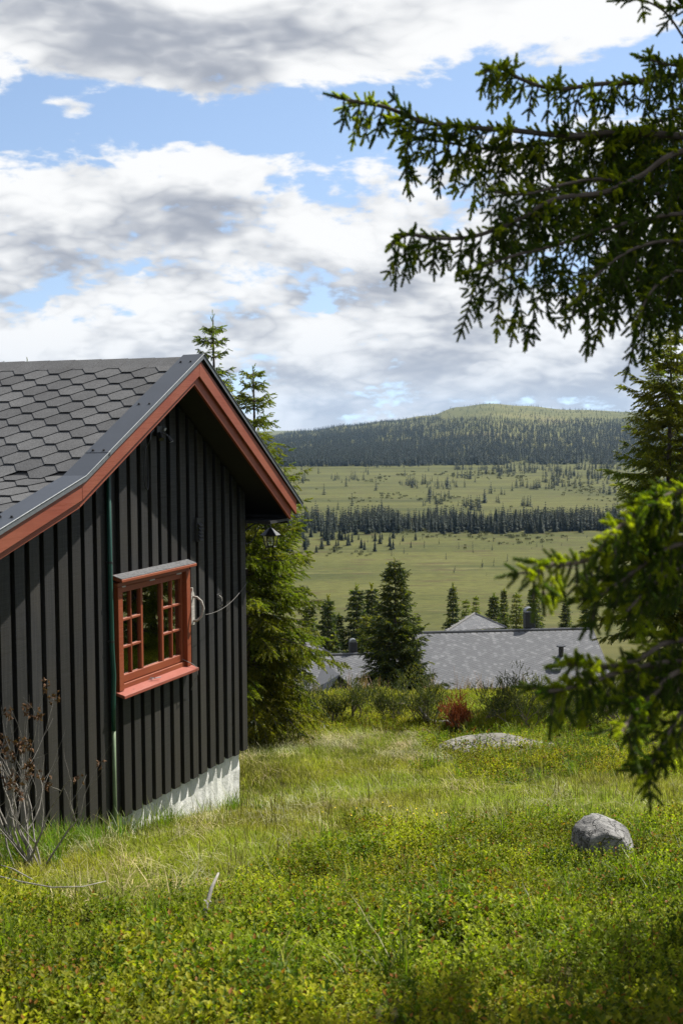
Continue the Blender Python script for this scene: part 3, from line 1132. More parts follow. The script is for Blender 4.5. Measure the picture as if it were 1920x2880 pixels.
# ---- lantern at the far corner
le = empty('wall_lantern', W(0.0, -0.03, 2.28), RAD(68) - WALL_AZ)
tag(le, 'black wrought iron lantern on a scrolled bracket at the cabin corner', 'lantern')
b = MB(); b.box((0.0, 0.03, -0.02), (0.03, 0.12, 0.16)); b.build('wall_plate', MAT['black_metal'], le, bevel=0.004)
b = MB()
arc = [(0.03, 0.07, 0.075)]
for i in range(9):
    q = i / 8
    arc.append((0.03 + 0.42 * q, 0.07, 0.08 + 0.12 * math.sin(q * math.pi * 0.75)))
arc += [(0.475, 0.07, 0.16), (0.475, 0.07, 0.135)]
b.tube(arc, 0.0085, 6)
b.build('bracket_arm', MAT['black_metal'], le, smooth=True)
b = MB()
sc = [(0.03, 0.07, 0.03)]
for i in range(12):
    q = i / 11
    sc.append((0.03 + 0.27 * q, 0.07, 0.03 - 0.10 * math.sin(q * math.pi) + 0.12 * q))
b.tube(sc, 0.006, 5)
spi = []
for i in range(18):
    q = i / 17
    an = q * 2.6 * math.pi
    spi.append((0.055 + 0.03 * (1 - q) * math.cos(an), 0.07, 0.045 + 0.03 * (1 - q) * math.sin(an)))
b.tube(spi, 0.005, 5)
spi = []
for i in range(18):
    q = i / 17
    an = q * 2.6 * math.pi
    spi.append((0.41 + 0.03 * (1 - q) * math.cos(an + 1), 0.07, 0.14 + 0.03 * (1 - q) * math.sin(an + 1)))
b.tube(spi, 0.005, 5)
b.build('scroll', MAT['black_metal'], le)


def ring6(r, z, cx, cy):
    r *= 0.66
    z = 0.14 + (z - 0.055) * 0.66
    return [(cx + r * math.cos(math.pi / 3 * k + 0.3), cy + r * math.sin(math.pi / 3 * k + 0.3), z) for k in range(6)]


cx_, cy_ = 0.475, 0.07
b = MB()
top6, low6 = ring6(0.014, 0.055, cx_, cy_), ring6(0.175, -0.075, cx_, cy_)
und = ring6(0.170, -0.083, cx_, cy_)
b.add(top6 + low6 + und, [(k, (k + 1) % 6, 6 + (k + 1) % 6, 6 + k) for k in range(6)] + [(6 + k, 6 + (k + 1) % 6, 12 + (k + 1) % 6, 12 + k) for k in range(6)] + [tuple(range(6)), tuple(range(17, 11, -1))])
lr = b.build('lantern_roof', simple_mat('weathered lantern roof', (0.022, 0.021, 0.023), 0.4, 0.3, 20), le)
a6, b6 = ring6(0.132, -0.084, cx_, cy_), ring6(0.088, -0.275, cx_, cy_)
b = MB()
for k in range(6):
    b.tube([a6[k], b6[k]], 0.008, 5)
    k2 = (k + 1) % 6
    b.tube([a6[k], a6[k2]], 0.007, 5)
    b.tube([b6[k], b6[k2]], 0.010, 5)
    ma, mb_ = [(a6[k][j] + a6[k2][j]) / 2 for j in range(3)], [(b6[k][j] + b6[k2][j]) / 2 for j in range(3)]
    b.tube([ma, mb_], 0.0035, 4)
    b.tube([[(a6[k][j] + b6[k][j]) / 2 for j in range(3)], [(a6[k2][j] + b6[k2][j]) / 2 for j in range(3)]], 0.0035, 4)
b.add(ring6(0.090, -0.288, cx_, cy_) + ring6(0.090, -0.276, cx_, cy_), [(5, 4, 3, 2, 1, 0), (6, 7, 8, 9, 10, 11)] + [(k, (k + 1) % 6, 6 + (k + 1) % 6, 6 + k) for k in range(6)])
b.build('lantern_frame', MAT['black_metal'], le)
ltg = glass_mat('ribbed lantern glass')
for k in range(6):
    k2 = (k + 1) % 6
    b = MB()
    b.add([a6[k], a6[k2], b6[k2], b6[k]], [(0, 1, 2, 3)])
    b.build('lantern_pane', ltg, le)
b = MB()
b.tube([(cx_, cy_, 0.045), (cx_, cy_, 0.01), (cx_, cy_, -0.03)], [0.012, 0.020, 0.017], 10)
b.build('bulb', simple_mat('milky lamp glass', (0.6, 0.6, 0.58), 0.3, 0.05, 10), le, smooth=True)

# ================================================================ plant kit
def leaf_mat(name, c1, c2, trans=0.35, rough=0.5, spec=0.3, noise_scale=0.0, third=None, tf=0.12, tcol=None):
    m, t, out = new_mat(name)
    r = rand(t)
    c = t.mix(t.ss(r, 0, 1, typ='LINEAR'), c1, c2)
    if noise_scale:
        pos = t.node('ShaderNodeNewGeometry').outputs['Position']
        n = t.noise(pos, noise_scale, 4, 0.65)
        c = t.vm('SCALE', c, scale=t.ss(n, 0.3, 0.7, 0.46, 1.46, 'LINEAR'))
        n_b = t.noise(pos, noise_scale * 0.45, 3, 0.6)
        c = t.vm('MULTIPLY', c, t.mix(t.ss(n_b, 0.36, 0.64), (0.88, 1.02, 1.0), (1.10, 1.0, 0.9)))
    isl = t.node('ShaderNodeNewGeometry').outputs['Random Per Island']
    c = t.vm('SCALE', c, scale=t.ss(isl, 0, 1, 0.70, 1.30, 'LINEAR'))
    if third is not None:
        c = t.mix(t.m('GREATER_THAN', t.m('FRACT', t.m('ADD', t.m('MULTIPLY', isl, 7.3), t.m('MULTIPLY', r, 3.1))), 1 - tf), c, third)
    b = principled(t, None, c, rough, spec)
    tr = t.node('ShaderNodeBsdfTranslucent')
    t.put(tr.inputs['Color'], t.vm('MULTIPLY', c, tcol or (1.25, 1.45, 0.6)))
    mx = t.node('ShaderNodeMixShader')
    mx.inputs[0].default_value = trans
    t.l.new(b.outputs[0], mx.inputs[1])
    t.l.new(tr.outputs[0], mx.inputs[2])
    t.l.new(mx.outputs[0], out.inputs[0])
    return m


MAT['bilberry'] = leaf_mat('bilberry leaf', (0.150, 0.182, 0.008), (0.280, 0.275, 0.015), 0.44, 0.55, 0.14, 0.8, (0.26, 0.13, 0.02), 0.03)
MAT['bilberry2'] = leaf_mat('darker heath leaf', (0.070, 0.112, 0.004), (0.130, 0.160, 0.007), 0.40, 0.55, 0.14, 1.3, (0.26, 0.11, 0.025), 0.06)
MAT['heath'] = leaf_mat('yellow heath leaf', (0.125, 0.140, 0.008), (0.190, 0.180, 0.014), 0.45, 0.55, 0.14, 1.0, (0.26, 0.13, 0.035), 0.12)
MAT['grass'] = leaf_mat('meadow grass', (0.178, 0.202, 0.017), (0.280, 0.272, 0.040), 0.48, 0.55, 0.14, 0.7, (0.34, 0.30, 0.12), 0.18)
MAT['longgrass'] = leaf_mat('long green grass', (0.075, 0.135, 0.006), (0.145, 0.190, 0.013), 0.50, 0.45, 0.35, 2.0, (0.30, 0.27, 0.10), 0.10)
MAT['straw'] = leaf_mat('dry straw', (0.28, 0.25, 0.13), (0.42, 0.37, 0.21), 0.25, 0.6, 0.3, 2.0)
MAT['sedge'] = leaf_mat('brown sedge stem', (0.055, 0.055, 0.016), (0.11, 0.085, 0.030), 0.2, 0.6, 0.2)
MAT['petal'] = leaf_mat('yellow petal', (0.70, 0.52, 0.02), (0.75, 0.56, 0.03), 0.3)
MAT['reed'] = leaf_mat('purple brown grass', (0.22, 0.13, 0.10), (0.30, 0.19, 0.14), 0.3)
MAT['needle'] = leaf_mat('spruce needle', (0.036, 0.070, 0.006), (0.078, 0.112, 0.008), 0.48, 0.55, 0.2)
MAT['needle_new'] = leaf_mat('young spruce needle', (0.185, 0.235, 0.006), (0.310, 0.320, 0.012), 0.55, 0.55, 0.2)
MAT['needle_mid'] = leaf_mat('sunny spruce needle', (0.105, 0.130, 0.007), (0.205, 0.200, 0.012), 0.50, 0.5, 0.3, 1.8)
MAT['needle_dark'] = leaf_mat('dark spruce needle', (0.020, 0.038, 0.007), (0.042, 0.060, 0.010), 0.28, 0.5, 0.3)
MAT['juniper'] = leaf_mat('juniper needle', (0.032, 0.048, 0.010), (0.068, 0.078, 0.016), 0.25, 0.55, 0.3)
MAT['juniper_tip'] = leaf_mat('juniper tip', (0.105, 0.115, 0.018), (0.165, 0.160, 0.030), 0.3, 0.55, 0.3)
MAT['rust'] = leaf_mat('rust red dead juniper', (0.15, 0.038, 0.014), (0.26, 0.070, 0.026), 0.2, 0.6, 0.2)
MAT['dead_leaf'] = leaf_mat('withered brown leaf', (0.050, 0.026, 0.014), (0.13, 0.070, 0.036), 0.2, 0.7, 0.2)
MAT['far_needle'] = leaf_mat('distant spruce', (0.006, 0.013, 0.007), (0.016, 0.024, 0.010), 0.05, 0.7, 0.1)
MAT['bark'] = simple_mat('spruce bark', (0.085, 0.068, 0.055), 0.9, 0.4, 20, 0.15, 0, 0.01)
MAT['deadwood'] = simple_mat('silvery dead wood', (0.24, 0.225, 0.205), 0.85, 0.3, 25, 0.2, 0, 0.004)
MAT['juniper_wood'] = simple_mat('juniper wood', (0.20, 0.165, 0.135), 0.85, 0.4, 25, 0.2, 0, 0.004)


def proto(name, verts, faces, mats, mat_idx=None):
    me = bpy.data.meshes.new(name)
    me.from_pydata([tuple(v) for v in verts], [], faces)
    for m in mats: me.materials.append(m)
    if mat_idx is not None:
        me.polygons.foreach_set('material_index', np.array(mat_idx, dtype=np.int32))
    me.update()
    return bpy.data.objects.new(name, me)      # source of scattered copies; never linked to the scene


_groups = {}


def scatter_group(protos):
    key = tuple(p.name for p in protos)
    if key in _groups: return _groups[key]
    g = bpy.data.node_groups.new('scatter', 'GeometryNodeTree')
    g.interface.new_socket('Geometry', in_out='INPUT', socket_type='NodeSocketGeometry')
    g.interface.new_socket('Geometry', in_out='OUTPUT', socket_type='NodeSocketGeometry')
    N, Lk = g.nodes, g.links
    gi, go = N.new('NodeGroupInput'), N.new('NodeGroupOutput')

    def attr(nm, typ):
        a = N.new('GeometryNodeInputNamedAttribute')
        a.data_type = typ
        a.inputs['Name'].default_value = nm
        return a.outputs[0]
    rot, scl, pick = attr('rot', 'FLOAT_VECTOR'), attr('scl', 'FLOAT_VECTOR'), attr('pick', 'INT')
    join = N.new('GeometryNodeJoinGeometry')
    for k, p in enumerate(protos):
        oi = N.new('GeometryNodeObjectInfo')
        oi.inputs['Object'].default_value = p
        oi.inputs['As Instance'].default_value = True
        cmp_ = N.new('FunctionNodeCompare')
        cmp_.data_type = 'INT'
        cmp_.operation = 'EQUAL'
        ins_ = [i for i in cmp_.inputs if i.enabled]
        Lk.new(pick, ins_[0])
        ins_[1].default_value = k
        ip = N.new('GeometryNodeInstanceOnPoints')
        Lk.new(gi.outputs[0], ip.inputs['Points'])
        Lk.new(cmp_.outputs[0], ip.inputs['Selection'])
        Lk.new(oi.outputs['Geometry'], ip.inputs['Instance'])
        Lk.new(rot, ip.inputs['Rotation'])
        Lk.new(scl, ip.inputs['Scale'])
        Lk.new(ip.outputs[0], join.inputs[0])
    Lk.new(join.outputs[0], go.inputs[0])
    _groups[key] = g
    return g


def scatter(name, pts, rots, scls, picks, protos, parent=None):
    pts = np.asarray(pts, dtype=np.float32)
    n = len(pts)
    me = bpy.data.meshes.new(name)
    me.vertices.add(n)
    me.vertices.foreach_set('co', pts.ravel())
    a = me.attributes.new('rot', 'FLOAT_VECTOR', 'POINT')
    a.data.foreach_set('vector', np.asarray(rots, dtype=np.float32).ravel())
    scls = np.asarray(scls, dtype=np.float32)
    if scls.ndim == 1: scls = np.repeat(scls[:, None], 3, 1)
    a = me.attributes.new('scl', 'FLOAT_VECTOR', 'POINT')
    a.data.foreach_set('vector', scls.ravel())
    a = me.attributes.new('pick', 'INT', 'POINT')
    a.data.foreach_set('value', np.asarray(picks, dtype=np.int32))
    o = mesh_obj(name, me, parent)
    for p in protos:
        for m in p.data.materials:
            if m.name not in me.materials: me.materials.append(m)
    md = o.modifiers.new('scatter', 'NODES')
    md.node_group = scatter_group(protos)
    return o


def z_to(d, roll=0.0):
    q = Vector(d).to_track_quat('Z', 'Y')
    return (q @ Quaternion((0, 0, 1), roll)).to_euler()


# ---- prototypes
def leaf_quads(base, direction, normal, length, width, fold=0.25):
    d = Vector(direction).normalized()
    s = d.cross(Vector(normal))
    s = s.normalized() if s.length > 1e-5 else d.orthogonal().normalized()
    n = s.cross(d)
    b = Vector(base)
    a = b + d * length * 0.45 + s * width * 0.5 + n * width * fold
    c = b + d * length * 0.45 - s * width * 0.5 + n * width * fold
    e = b + d * length
    return [b, a, e, c], [(0, 1, 2), (0, 2, 3)]


def bilberry_proto(name, mat, seed, nst=16, hgt=0.2, leaf=0.027, spread=0.10):
    r = random.Random(seed)
    b = MB(); mi = []
    for s_ in range(nst):
        an, rr = r.uniform(0, 6.283), spread * math.sqrt(r.random())
        p = Vector((rr * math.cos(an), rr * math.sin(an), 0))
        lean = Vector((math.cos(an), math.sin(an), 0)) * r.uniform(0.1, 0.5) + Vector((r.uniform(-.25, .25), r.uniform(-.25, .25), 1))
        lean.normalize()
        hh = hgt * r.uniform(0.7, 1.15) * (1.15 - 0.55 * rr / spread)
        tip = p + lean * hh
        nf = len(b.f)
        side = lean.orthogonal().normalized() * 0.0012
        b.add([p - side, p + side, tip], [(0, 1, 2)])
        mi += [1]
        nl = r.randint(9, 13)
        for k in range(nl):
            q = 0.25 + 0.75 * (k + r.random()) / nl
            pos = p + lean * hh * q
            a2 = k * 2.4 + r.random()
            out_ = Vector((math.cos(a2), math.sin(a2), 0)) * 1.0 + Vector((0, 0, r.uniform(0.1, 1.6)))
            vs, fs = leaf_quads(pos, out_, (0, 0, 1), leaf * r.uniform(0.7, 1.2), leaf * 0.60, 0.2)
            b.add(vs, fs)
            mi += [0, 0]
    return proto(name, b.v, b.f, [mat, MAT['sedge']], mi)


def grass_proto(name, mat, seed, nb=34, hgt=0.2, spread=0.10, width=0.0028, curl=0.6, lay=0.0):
    r = random.Random(seed)
    b = MB()
    for k in range(nb):
        an, rr = r.uniform(0, 6.283), spread * math.sqrt(r.random())
        p = Vector((rr * math.cos(an), rr * math.sin(an), 0))
        a2 = r.uniform(0, 6.283)
        dr = Vector((math.cos(a2), math.sin(a2), 0))
        sd = Vector((-dr.y, dr.x, 0)) * width
        hh = hgt * r.uniform(0.5, 1.2)
        bend = r.uniform(0.1, curl)
        if r.random() < lay:
            pts = [p + Vector((0, 0, r.uniform(0.0, 0.05))) + dr * hh * q + Vector((0, 0, 0.06 * math.sin(q * 3))) for q in (0, .35, .7, 1)]
        else:
            pts = [p + Vector((0, 0, hh * q * (1 - 0.25 * bend * q))) + dr * hh * bend * q * q for q in (0, .4, .75, 1)]
        vs = [pts[0] - sd, pts[0] + sd, pts[1] - sd * .9, pts[1] + sd * .9, pts[2] - sd * .6, pts[2] + sd * .6, pts[3]]
        b.add(vs, [(0, 1, 3, 2), (2, 3, 5, 4), (4, 5, 6)])
    return proto(name, b.v, b.f, [mat])


def shoot_proto(name, mat, seed, length=0.07, needles=70, nl=0.013, nw=0.0016, stem=True, droop=0.0):
    r = random.Random(seed)
    b = MB(); mi = []
    if stem:
        b.tube([(0, 0, 0), (0, 0, length)], [0.0022, 0.0012], 3, cap=False)
        mi += [1] * 3
    for k in range(needles):
        q = (k + r.random()) / needles
        an = k * 2.39996 + r.random() * 0.5
        tilt = math.radians(r.uniform(42, 74)) * (1 - 0.45 * q)
        d = Vector((math.sin(tilt) * math.cos(an), math.sin(tilt) * math.sin(an), math.cos(tilt)))
        p = Vector((0, 0, length * (0.02 + 0.98 * q)))
        ll = nl * r.uniform(0.75, 1.15) * (1 - 0.25 * q)
        s_ = d.cross(Vector((math.cos(an * 1.7), math.sin(an * 1.3), 0.4))).normalized() * nw * 0.5
        b.add([p - s_, p + s_, p + d * ll * 0.75 + s_ * 0.8, p + d * ll, p + d * ll * 0.75 - s_ * 0.8], [(0, 1, 2, 3, 4)])
        mi += [0]
    return proto(name, b.v, b.f, [mat, MAT['bark']], mi)


SH_NEAR = shoot_proto('shoot_near', MAT['needle'], 1, 0.048, 120, 0.0120, 0.0021)
SH_NEAR_NEW = shoot_proto('shoot_near_new', MAT['needle_new'], 2, 0.042, 110, 0.0130, 0.0023)
SH_MID = shoot_proto('shoot_mid', MAT['needle_mid'], 3, 0.10, 40, 0.024, 0.0060)
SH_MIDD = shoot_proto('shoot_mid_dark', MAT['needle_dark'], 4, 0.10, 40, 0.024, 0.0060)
SH_FAR = shoot_proto('shoot_far', MAT['needle_dark'], 5, 0.26, 26, 0.080, 0.026, stem=False)
SH_FARL = shoot_proto('shoot_far_light', MAT['needle_mid'], 6, 0.26, 26, 0.080, 0.026, stem=False)
SH_JUN = shoot_proto('shoot_juniper', MAT['juniper'], 7, 0.085, 34, 0.016, 0.0042, stem=False)
SH_JUNT = shoot_proto('shoot_juniper_tip', MAT['juniper_tip'], 8, 0.07, 30, 0.016, 0.0042, stem=False)
SH_RUST = shoot_proto('shoot_rust', MAT['rust'], 9, 0.085, 34, 0.016, 0.0046, stem=False)


# ---- spruces with branches and shoots
def spruce(name, label, base, hgt, rad, seed, kind='mid', whorls=20, start=0.06, droop=0.35, dens=1.0, light=0.6, group=None, lean=(0, 0), shape=0.8, sparse=0.0, shoot=1.0, low=0.75):
    r = random.Random(seed)
    root = empty(name, base)
    tag(root, label, 'tree', group)
    wood, brn = MB(), MB()
    wood.tube([(lean[0] * q * hgt + 0.02 * math.sin(q * 9) * hgt * 0.1, lean[1] * q * hgt, -0.3 * (q == 0) + hgt * q) for q in (0, .15, .3, .5, .7, .85, 1)],
              [hgt * 0.012 * (1 - q) ** 0.8 + 0.006 for q in (0, .15, .3, .5, .7, .85, 1)], 7)
    P, Rr, S, K = [], [], [], []
    step = {'mid': 0.062, 'far': 0.13}[kind] / dens
    sl = shoot
    for i in range(whorls):
        t = (i + r.random() * 0.8) / whorls
        z = hgt * (start + (1 - start) * t)
        if t > 0.985: continue
        Lb = rad * (1 - t) ** shape * r.uniform(0.72, 1.18) + 0.03 * hgt * 0.5
        if t < 0.3: Lb *= low + (1 - low) * t / 0.3
        nb = r.randint(5, 7)
        a0 = r.uniform(0, 6.283)
        for k in range(nb):
            if r.random() < sparse: continue
            az = a0 + k * 6.283 / nb + r.uniform(-.3, .3)
            L_ = Lb * r.uniform(0.7, 1.12)
            rise = 0.55 * t + r.uniform(-.12, .12) - 0.05
            dr_ = droop * (1.1 - t) * r.uniform(0.7, 1.3)
            hx_, hy_ = math.cos(az), math.sin(az)
            bx, by = lean[0] * z, lean[1] * z

            def bp(s):
                return Vector((bx + hx_ * L_ * s, by + hy_ * L_ * s, z + L_ * (rise * s - dr_ * s * s + 0.16 * s ** 4)))
            brn.tube([bp(q) for q in (0, .35, .7, 1)], [0.010 * hgt / 5 * (1 - t * .6) + .002, 0.006 * hgt / 5 + .0015, 0.004, 0.002], 4, cap=False)
            n_ = max(3, int(L_ / step))
            for j in range(n_):
                s = 0.16 + 0.84 * (j + r.random()) / n_
                p = bp(s)
                tg = (bp(min(s + .05, 1.02)) - bp(s - .05)).normalized()
                for side in ((-1, 1) if s < 0.93 else (0,)):
                    tl = (0.30 * L_ * (1.05 - s) + 0.09 * sl * (2.2 if kind == 'far' else 1)) * r.uniform(0.6, 1.25)
                    sd_ = Vector((-tg.y, tg.x, 0)).normalized() * side
                    d = (tg * 0.75 + sd_ * 0.85 + Vector((0, 0, r.uniform(-.75, -.05)))).normalized()
                    m_ = max(1, int(tl / (0.065 if kind == 'mid' else 0.17)))
                    for q in range(m_):
                        pos = p + d * tl * (q / m_) + Vector((0, 0, -0.12 * tl * (q / m_) ** 2))
                        dd = (d + Vector((r.uniform(-.35, .35), r.uniform(-.35, .35), r.uniform(-.45, .15)))).normalized()
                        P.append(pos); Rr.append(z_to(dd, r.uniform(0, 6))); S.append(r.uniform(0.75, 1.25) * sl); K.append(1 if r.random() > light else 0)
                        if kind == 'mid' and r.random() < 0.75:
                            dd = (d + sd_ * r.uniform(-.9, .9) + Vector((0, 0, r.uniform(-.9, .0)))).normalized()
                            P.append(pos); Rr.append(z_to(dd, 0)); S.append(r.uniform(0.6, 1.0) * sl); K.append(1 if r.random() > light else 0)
    for q in range(10):
        z = hgt * (0.93 + 0.008 * q)
        d = Vector((r.uniform(-.5, .5), r.uniform(-.5, .5), 1)).normalized()
        P.append(Vector((lean[0] * z, lean[1] * z, z))); Rr.append(z_to(d)); S.append(0.9 * sl); K.append(0)
    wood.build('trunk', MAT['bark'], root, smooth=True)
    brn.build('branches', MAT['bark'], root)
    crown = scatter('crown', P, Rr, S, K, [SH_MID, SH_MIDD] if kind == 'mid' else [SH_FARL, SH_FAR], root)
    crown['kind'] = 'stuff'
    return root


def copy_tree(o, loc, rz, sc, label):
    c = o.copy(); COL.objects.link(c)
    c.location = loc; c.rotation_euler = (0, 0, rz); c.scale = (sc, sc, sc)
    c['label'] = label
    c['group'] = 'trees behind the neighbouring cabins'
    for ch in list(o.children):
        k = ch.copy(); COL.objects.link(k); k.parent = c
    return c



# ================================================================ neighbouring cabins below the knoll
def hip_tabs(root_part, p_eave, up, along, rows, cols, keep, scale, single, clip=None):
    """tabs of a far roof: the largest in the photograph singly, the rest joined"""
    nrm = along.cross(up).normalized()
    bag_ = TabBag()
    n_single = 0
    for r in range(rows):
        for c in range(cols):
            off = (c + (0.5 if r % 2 else 0.0)) * TP * scale
            pos = p_eave + up * (r * TE * scale) + along * off
            if clip and not clip(pos): continue
            m = Matrix((along * scale, up * scale, nrm * scale)).transposed().to_4x4()
            m.translation = pos
            if n_single < single and keep(r, c):
                t_ = mesh_obj('shingle', TAB_FAR, root_part)
                t_.matrix_local = m
                n_single += 1
            else:
                bag_.add(m)
    if bag_.t:
        bag_.build('roof_covering', MAT['shingle_far'], root_part)


TAB_FAR = tab_mesh('shingle', MAT['shingle_far'])


def far_cabin(name, label, ridge_l, direction, length, run, drop, ridge_z, ground_z, cols_from, single):
    """local x along the ridge, y away from the camera, z up; origin under the left ridge end"""
    az = math.atan2(direction[1], direction[0])
    root = empty(name, (ridge_l[0], ridge_l[1], ridge_z), az)
    tag(root, label, 'cabin')
    gz = ground_z - ridge_z
    b = MB()
    b.box((0.35, -run + 0.5, gz - 1.5), (length - 0.35, run - 0.5, -drop - 0.12))
    b.prism([(0, 0), (0, 0), (0, 0)], 0, 0) if False else None
    wl = b.build('wall', MAT['black'], root)
    for x in np.arange(0.55, length - 0.4, 0.36):
        q = MB(); q.box((x, -run + 0.476, gz - 1.0), (x + 0.2, -run + 0.498, -drop - 0.13))
        q.build('wall_board', MAT['black'], wl)
    g = MB()
    for x0, x1 in ((0.35, 0.45), (length - 0.45, length - 0.35)):
        g.add([(x0, -run + 0.5, -drop - 0.11), (x0, run - 0.5, -drop - 0.11), (x0, 0, -0.16), (x1, -run + 0.5, -drop - 0.11), (x1, run - 0.5, -drop - 0.11), (x1, 0, -0.16)],
              [(0, 1, 2), (5, 4, 3), (0, 3, 4, 1), (1, 4, 5, 2), (2, 5, 3, 0)])
    g.build('gable', MAT['black'], root)
    rb = MB()
    rb.hull([(0, 0, -0.03), (length, 0, -0.03), (length, -run, -drop - 0.03), (0, -run, -drop - 0.03)], [(0, 0, -0.13), (length, 0, -0.13), (length, -run, -drop - 0.13), (0, -run, -drop - 0.13)])
    rb.hull([(0, 0.001, -0.03), (length, 0.001, -0.03), (length, run, -drop - 0.03), (0, run, -drop - 0.03)], [(0, 0.001, -0.13), (length, 0.001, -0.13), (length, run, -drop - 0.13), (0, run, -drop - 0.13)])
    rf = rb.build('roof', MAT['blacktrim'], root)
    sl = math.hypot(run, drop)
    up = Vector((0, run / sl, drop / sl))
    sc_ = 0.84
    rows = int(sl / (TE * sc_)) - 2
    cols = int(length / (TP * sc_))
    hip_tabs(rf, Vector((0.2, -run - 0.02, -drop - 0.035)), up, Vector((1, 0, 0)), rows, cols, lambda r, c: cols_from[0] <= c <= cols_from[1], sc_, single)
    rc_ = MB()
    rc_.tube([(0, 0, -0.01), (length, 0, -0.01)], 0.07, 6)
    rm = rc_.mesh('ridge_cap', MAT['shingle_far']); rm.attributes.new('tint', 'FLOAT', 'POINT')
    mesh_obj('ridge_cap', rm, rf)
    ff = MB(); ff.box((0, -run - 0.06, -drop - 0.20), (length, -run - 0.03, -drop - 0.045))
    ff.build('eave_board', MAT['blacktrim'], root)
    for x0 in (-0.03, length):
        v = MB()
        v.hull([(x0, 0, 0.0), (x0 + 0.03, 0, 0.0), (x0 + 0.03, -run, -drop), (x0, -run, -drop)], [(x0, 0, -0.2), (x0 + 0.03, 0, -0.2), (x0 + 0.03, -run, -drop - 0.2), (x0, -run, -drop - 0.2)])
        v.build('verge_board', MAT['blacktrim'], root)
    return root, rf


def hip_wing(root, rf, apex, left, right, back, name='wing_roof'):
    """triangular roof face of a wing that rises behind the ridge"""
    b = MB()
    A_, B_, C_ = Vector(apex), Vector(left), Vector(right)
    D_ = Vector(back)
    b.add([A_, B_, C_, D_], [(0, 1, 2), (0, 3, 1), (0, 2, 3), (1, 3, 2)])
    o = b.build(name, MAT['blacktrim'], root)
    along = (C_ - B_).normalized()
    mid_ = B_ + (C_ - B_) * ((A_ - B_).dot(along) / (C_ - B_).length)
    up = (A_ - mid_).normalized()
    wid = (C_ - B_).length
    hgt = (A_ - mid_).length
    sc_ = 0.84
    xa = (A_ - B_).dot(along)

    def clip(p):
        q = p - B_
        h_ = q.dot(up)
        x = q.dot(along)
        f_ = h_ / hgt
        return xa * f_ - 0.0 < x < wid - (wid - xa) * f_ and f_ < 0.97
    hip_tabs(o, B_ + up * 0.02, up, along, int(hgt / (TE * sc_)), int(wid / (TP * sc_)) + 1, lambda r, c: True, sc_, 0, clip)
    v = MB()
    n_ = along.cross(up)
    if n_.y > 0: n_ = -n_
    v.tube([B_ + n_ * 0.03, A_ + n_ * 0.03], 0.07, 4)
    v.build('verge_board', MAT['blacktrim'], root)
    v = MB()
    v.tube([A_ + n_ * 0.03, C_ + n_ * 0.03], 0.05, 4)
    vm_ = v.mesh('ridge_cap', MAT['shingle_far']); vm_.attributes.new('tint', 'FLOAT', 'POINT')
    mesh_obj('ridge_cap', vm_, root)


cabR, rfR = far_cabin('neighbour_cabin', 'grey shingled cabin roof below, right of the dark spruce', (3.95, 67.3), (1, 0.111), 10.0, 4.0, 2.3, -7.95, -12.9, (5, 26), 300)
hip_wing(cabR, rfR, (4.1, 3.4, 0.42), (1.95, 0.9, -0.16), (5.5, 1.4, -0.10), (4.2, 6.5, -0.6))
b = MB(); b.box((6.25, 0.15, -0.6), (6.8, 0.7, 0.92)); ch = b.build('chimney', MAT['blacktrim'], cabR, bevel=0.02)
b = MB()
arc_ = [(6.525 + 0.27 * math.cos(a_), 0.93 + 0.26 * math.sin(a_)) for a_ in np.linspace(0, math.pi, 9)]
arc_i = [(6.525 + 0.25 * math.cos(a_), 0.93 + 0.24 * math.sin(a_)) for a_ in np.linspace(math.pi, 0, 9)]
b.prism(arc_ + arc_i, 0.18, 0.67)
b.build('chimney_hood', MAT['zinc'], ch)
b = MB(); b.tube([(7.55, -2.35, -1.45), (7.55, -2.35, -0.55)], 0.14, 8); b.tube([(7.55, -2.35, -0.55), (7.55, -2.35, -0.50)], 0.26, 8)
vp = b.build('roof_vent', MAT['black_metal'], cabR)
b = MB(); b.hull([(6.8, -3.1, -1.80), (7.3, -3.1, -1.80), (7.7, -2.45, -1.35), (7.4, -2.2, -1.25)], [(6.8, -3.1, -1.60), (7.3, -3.1, -1.60), (7.7, -2.45, -1.05), (7.4, -2.2, -1.0)])
b.build('vent_apron', simple_mat('lead apron', (0.06, 0.07, 0.085), 0.5, 0.2, 10), cabR)

cabL, rfL = far_cabin('neighbour_cabin', 'grey shingled cabin roof below with a small porch gable, left of the dark spruce', (-3.85, 69.6), (1, 0.158), 8.4, 4.2, 2.35, -9.68, -13.4, (4, 15), 260)
hip_wing(cabL, rfL, (2.4, 3.0, 0.25), (1.6, 1.2, -0.3), (3.5, 1.4, -0.25), (2.5, 5.0, -0.6))
b = MB(); b.box((4.35, 0.1, -0.5), (4.80, 0.5, 0.62)); ch = b.build('chimney', MAT['blacktrim'], cabL, bevel=0.02)
b = MB(); b.prism([(4.575 + 0.2 * math.cos(a_), 0.64 + 0.18 * math.sin(a_)) for a_ in np.linspace(0, math.pi, 8)], 0.12, 0.48); b.build('chimney_hood', MAT['zinc'], ch)
b = MB(); b.tube([(1.75, -1.9, -1.3), (1.75, -1.9, -0.62)], 0.13, 8); b.build('roof_vent', MAT['black_metal'], cabL)
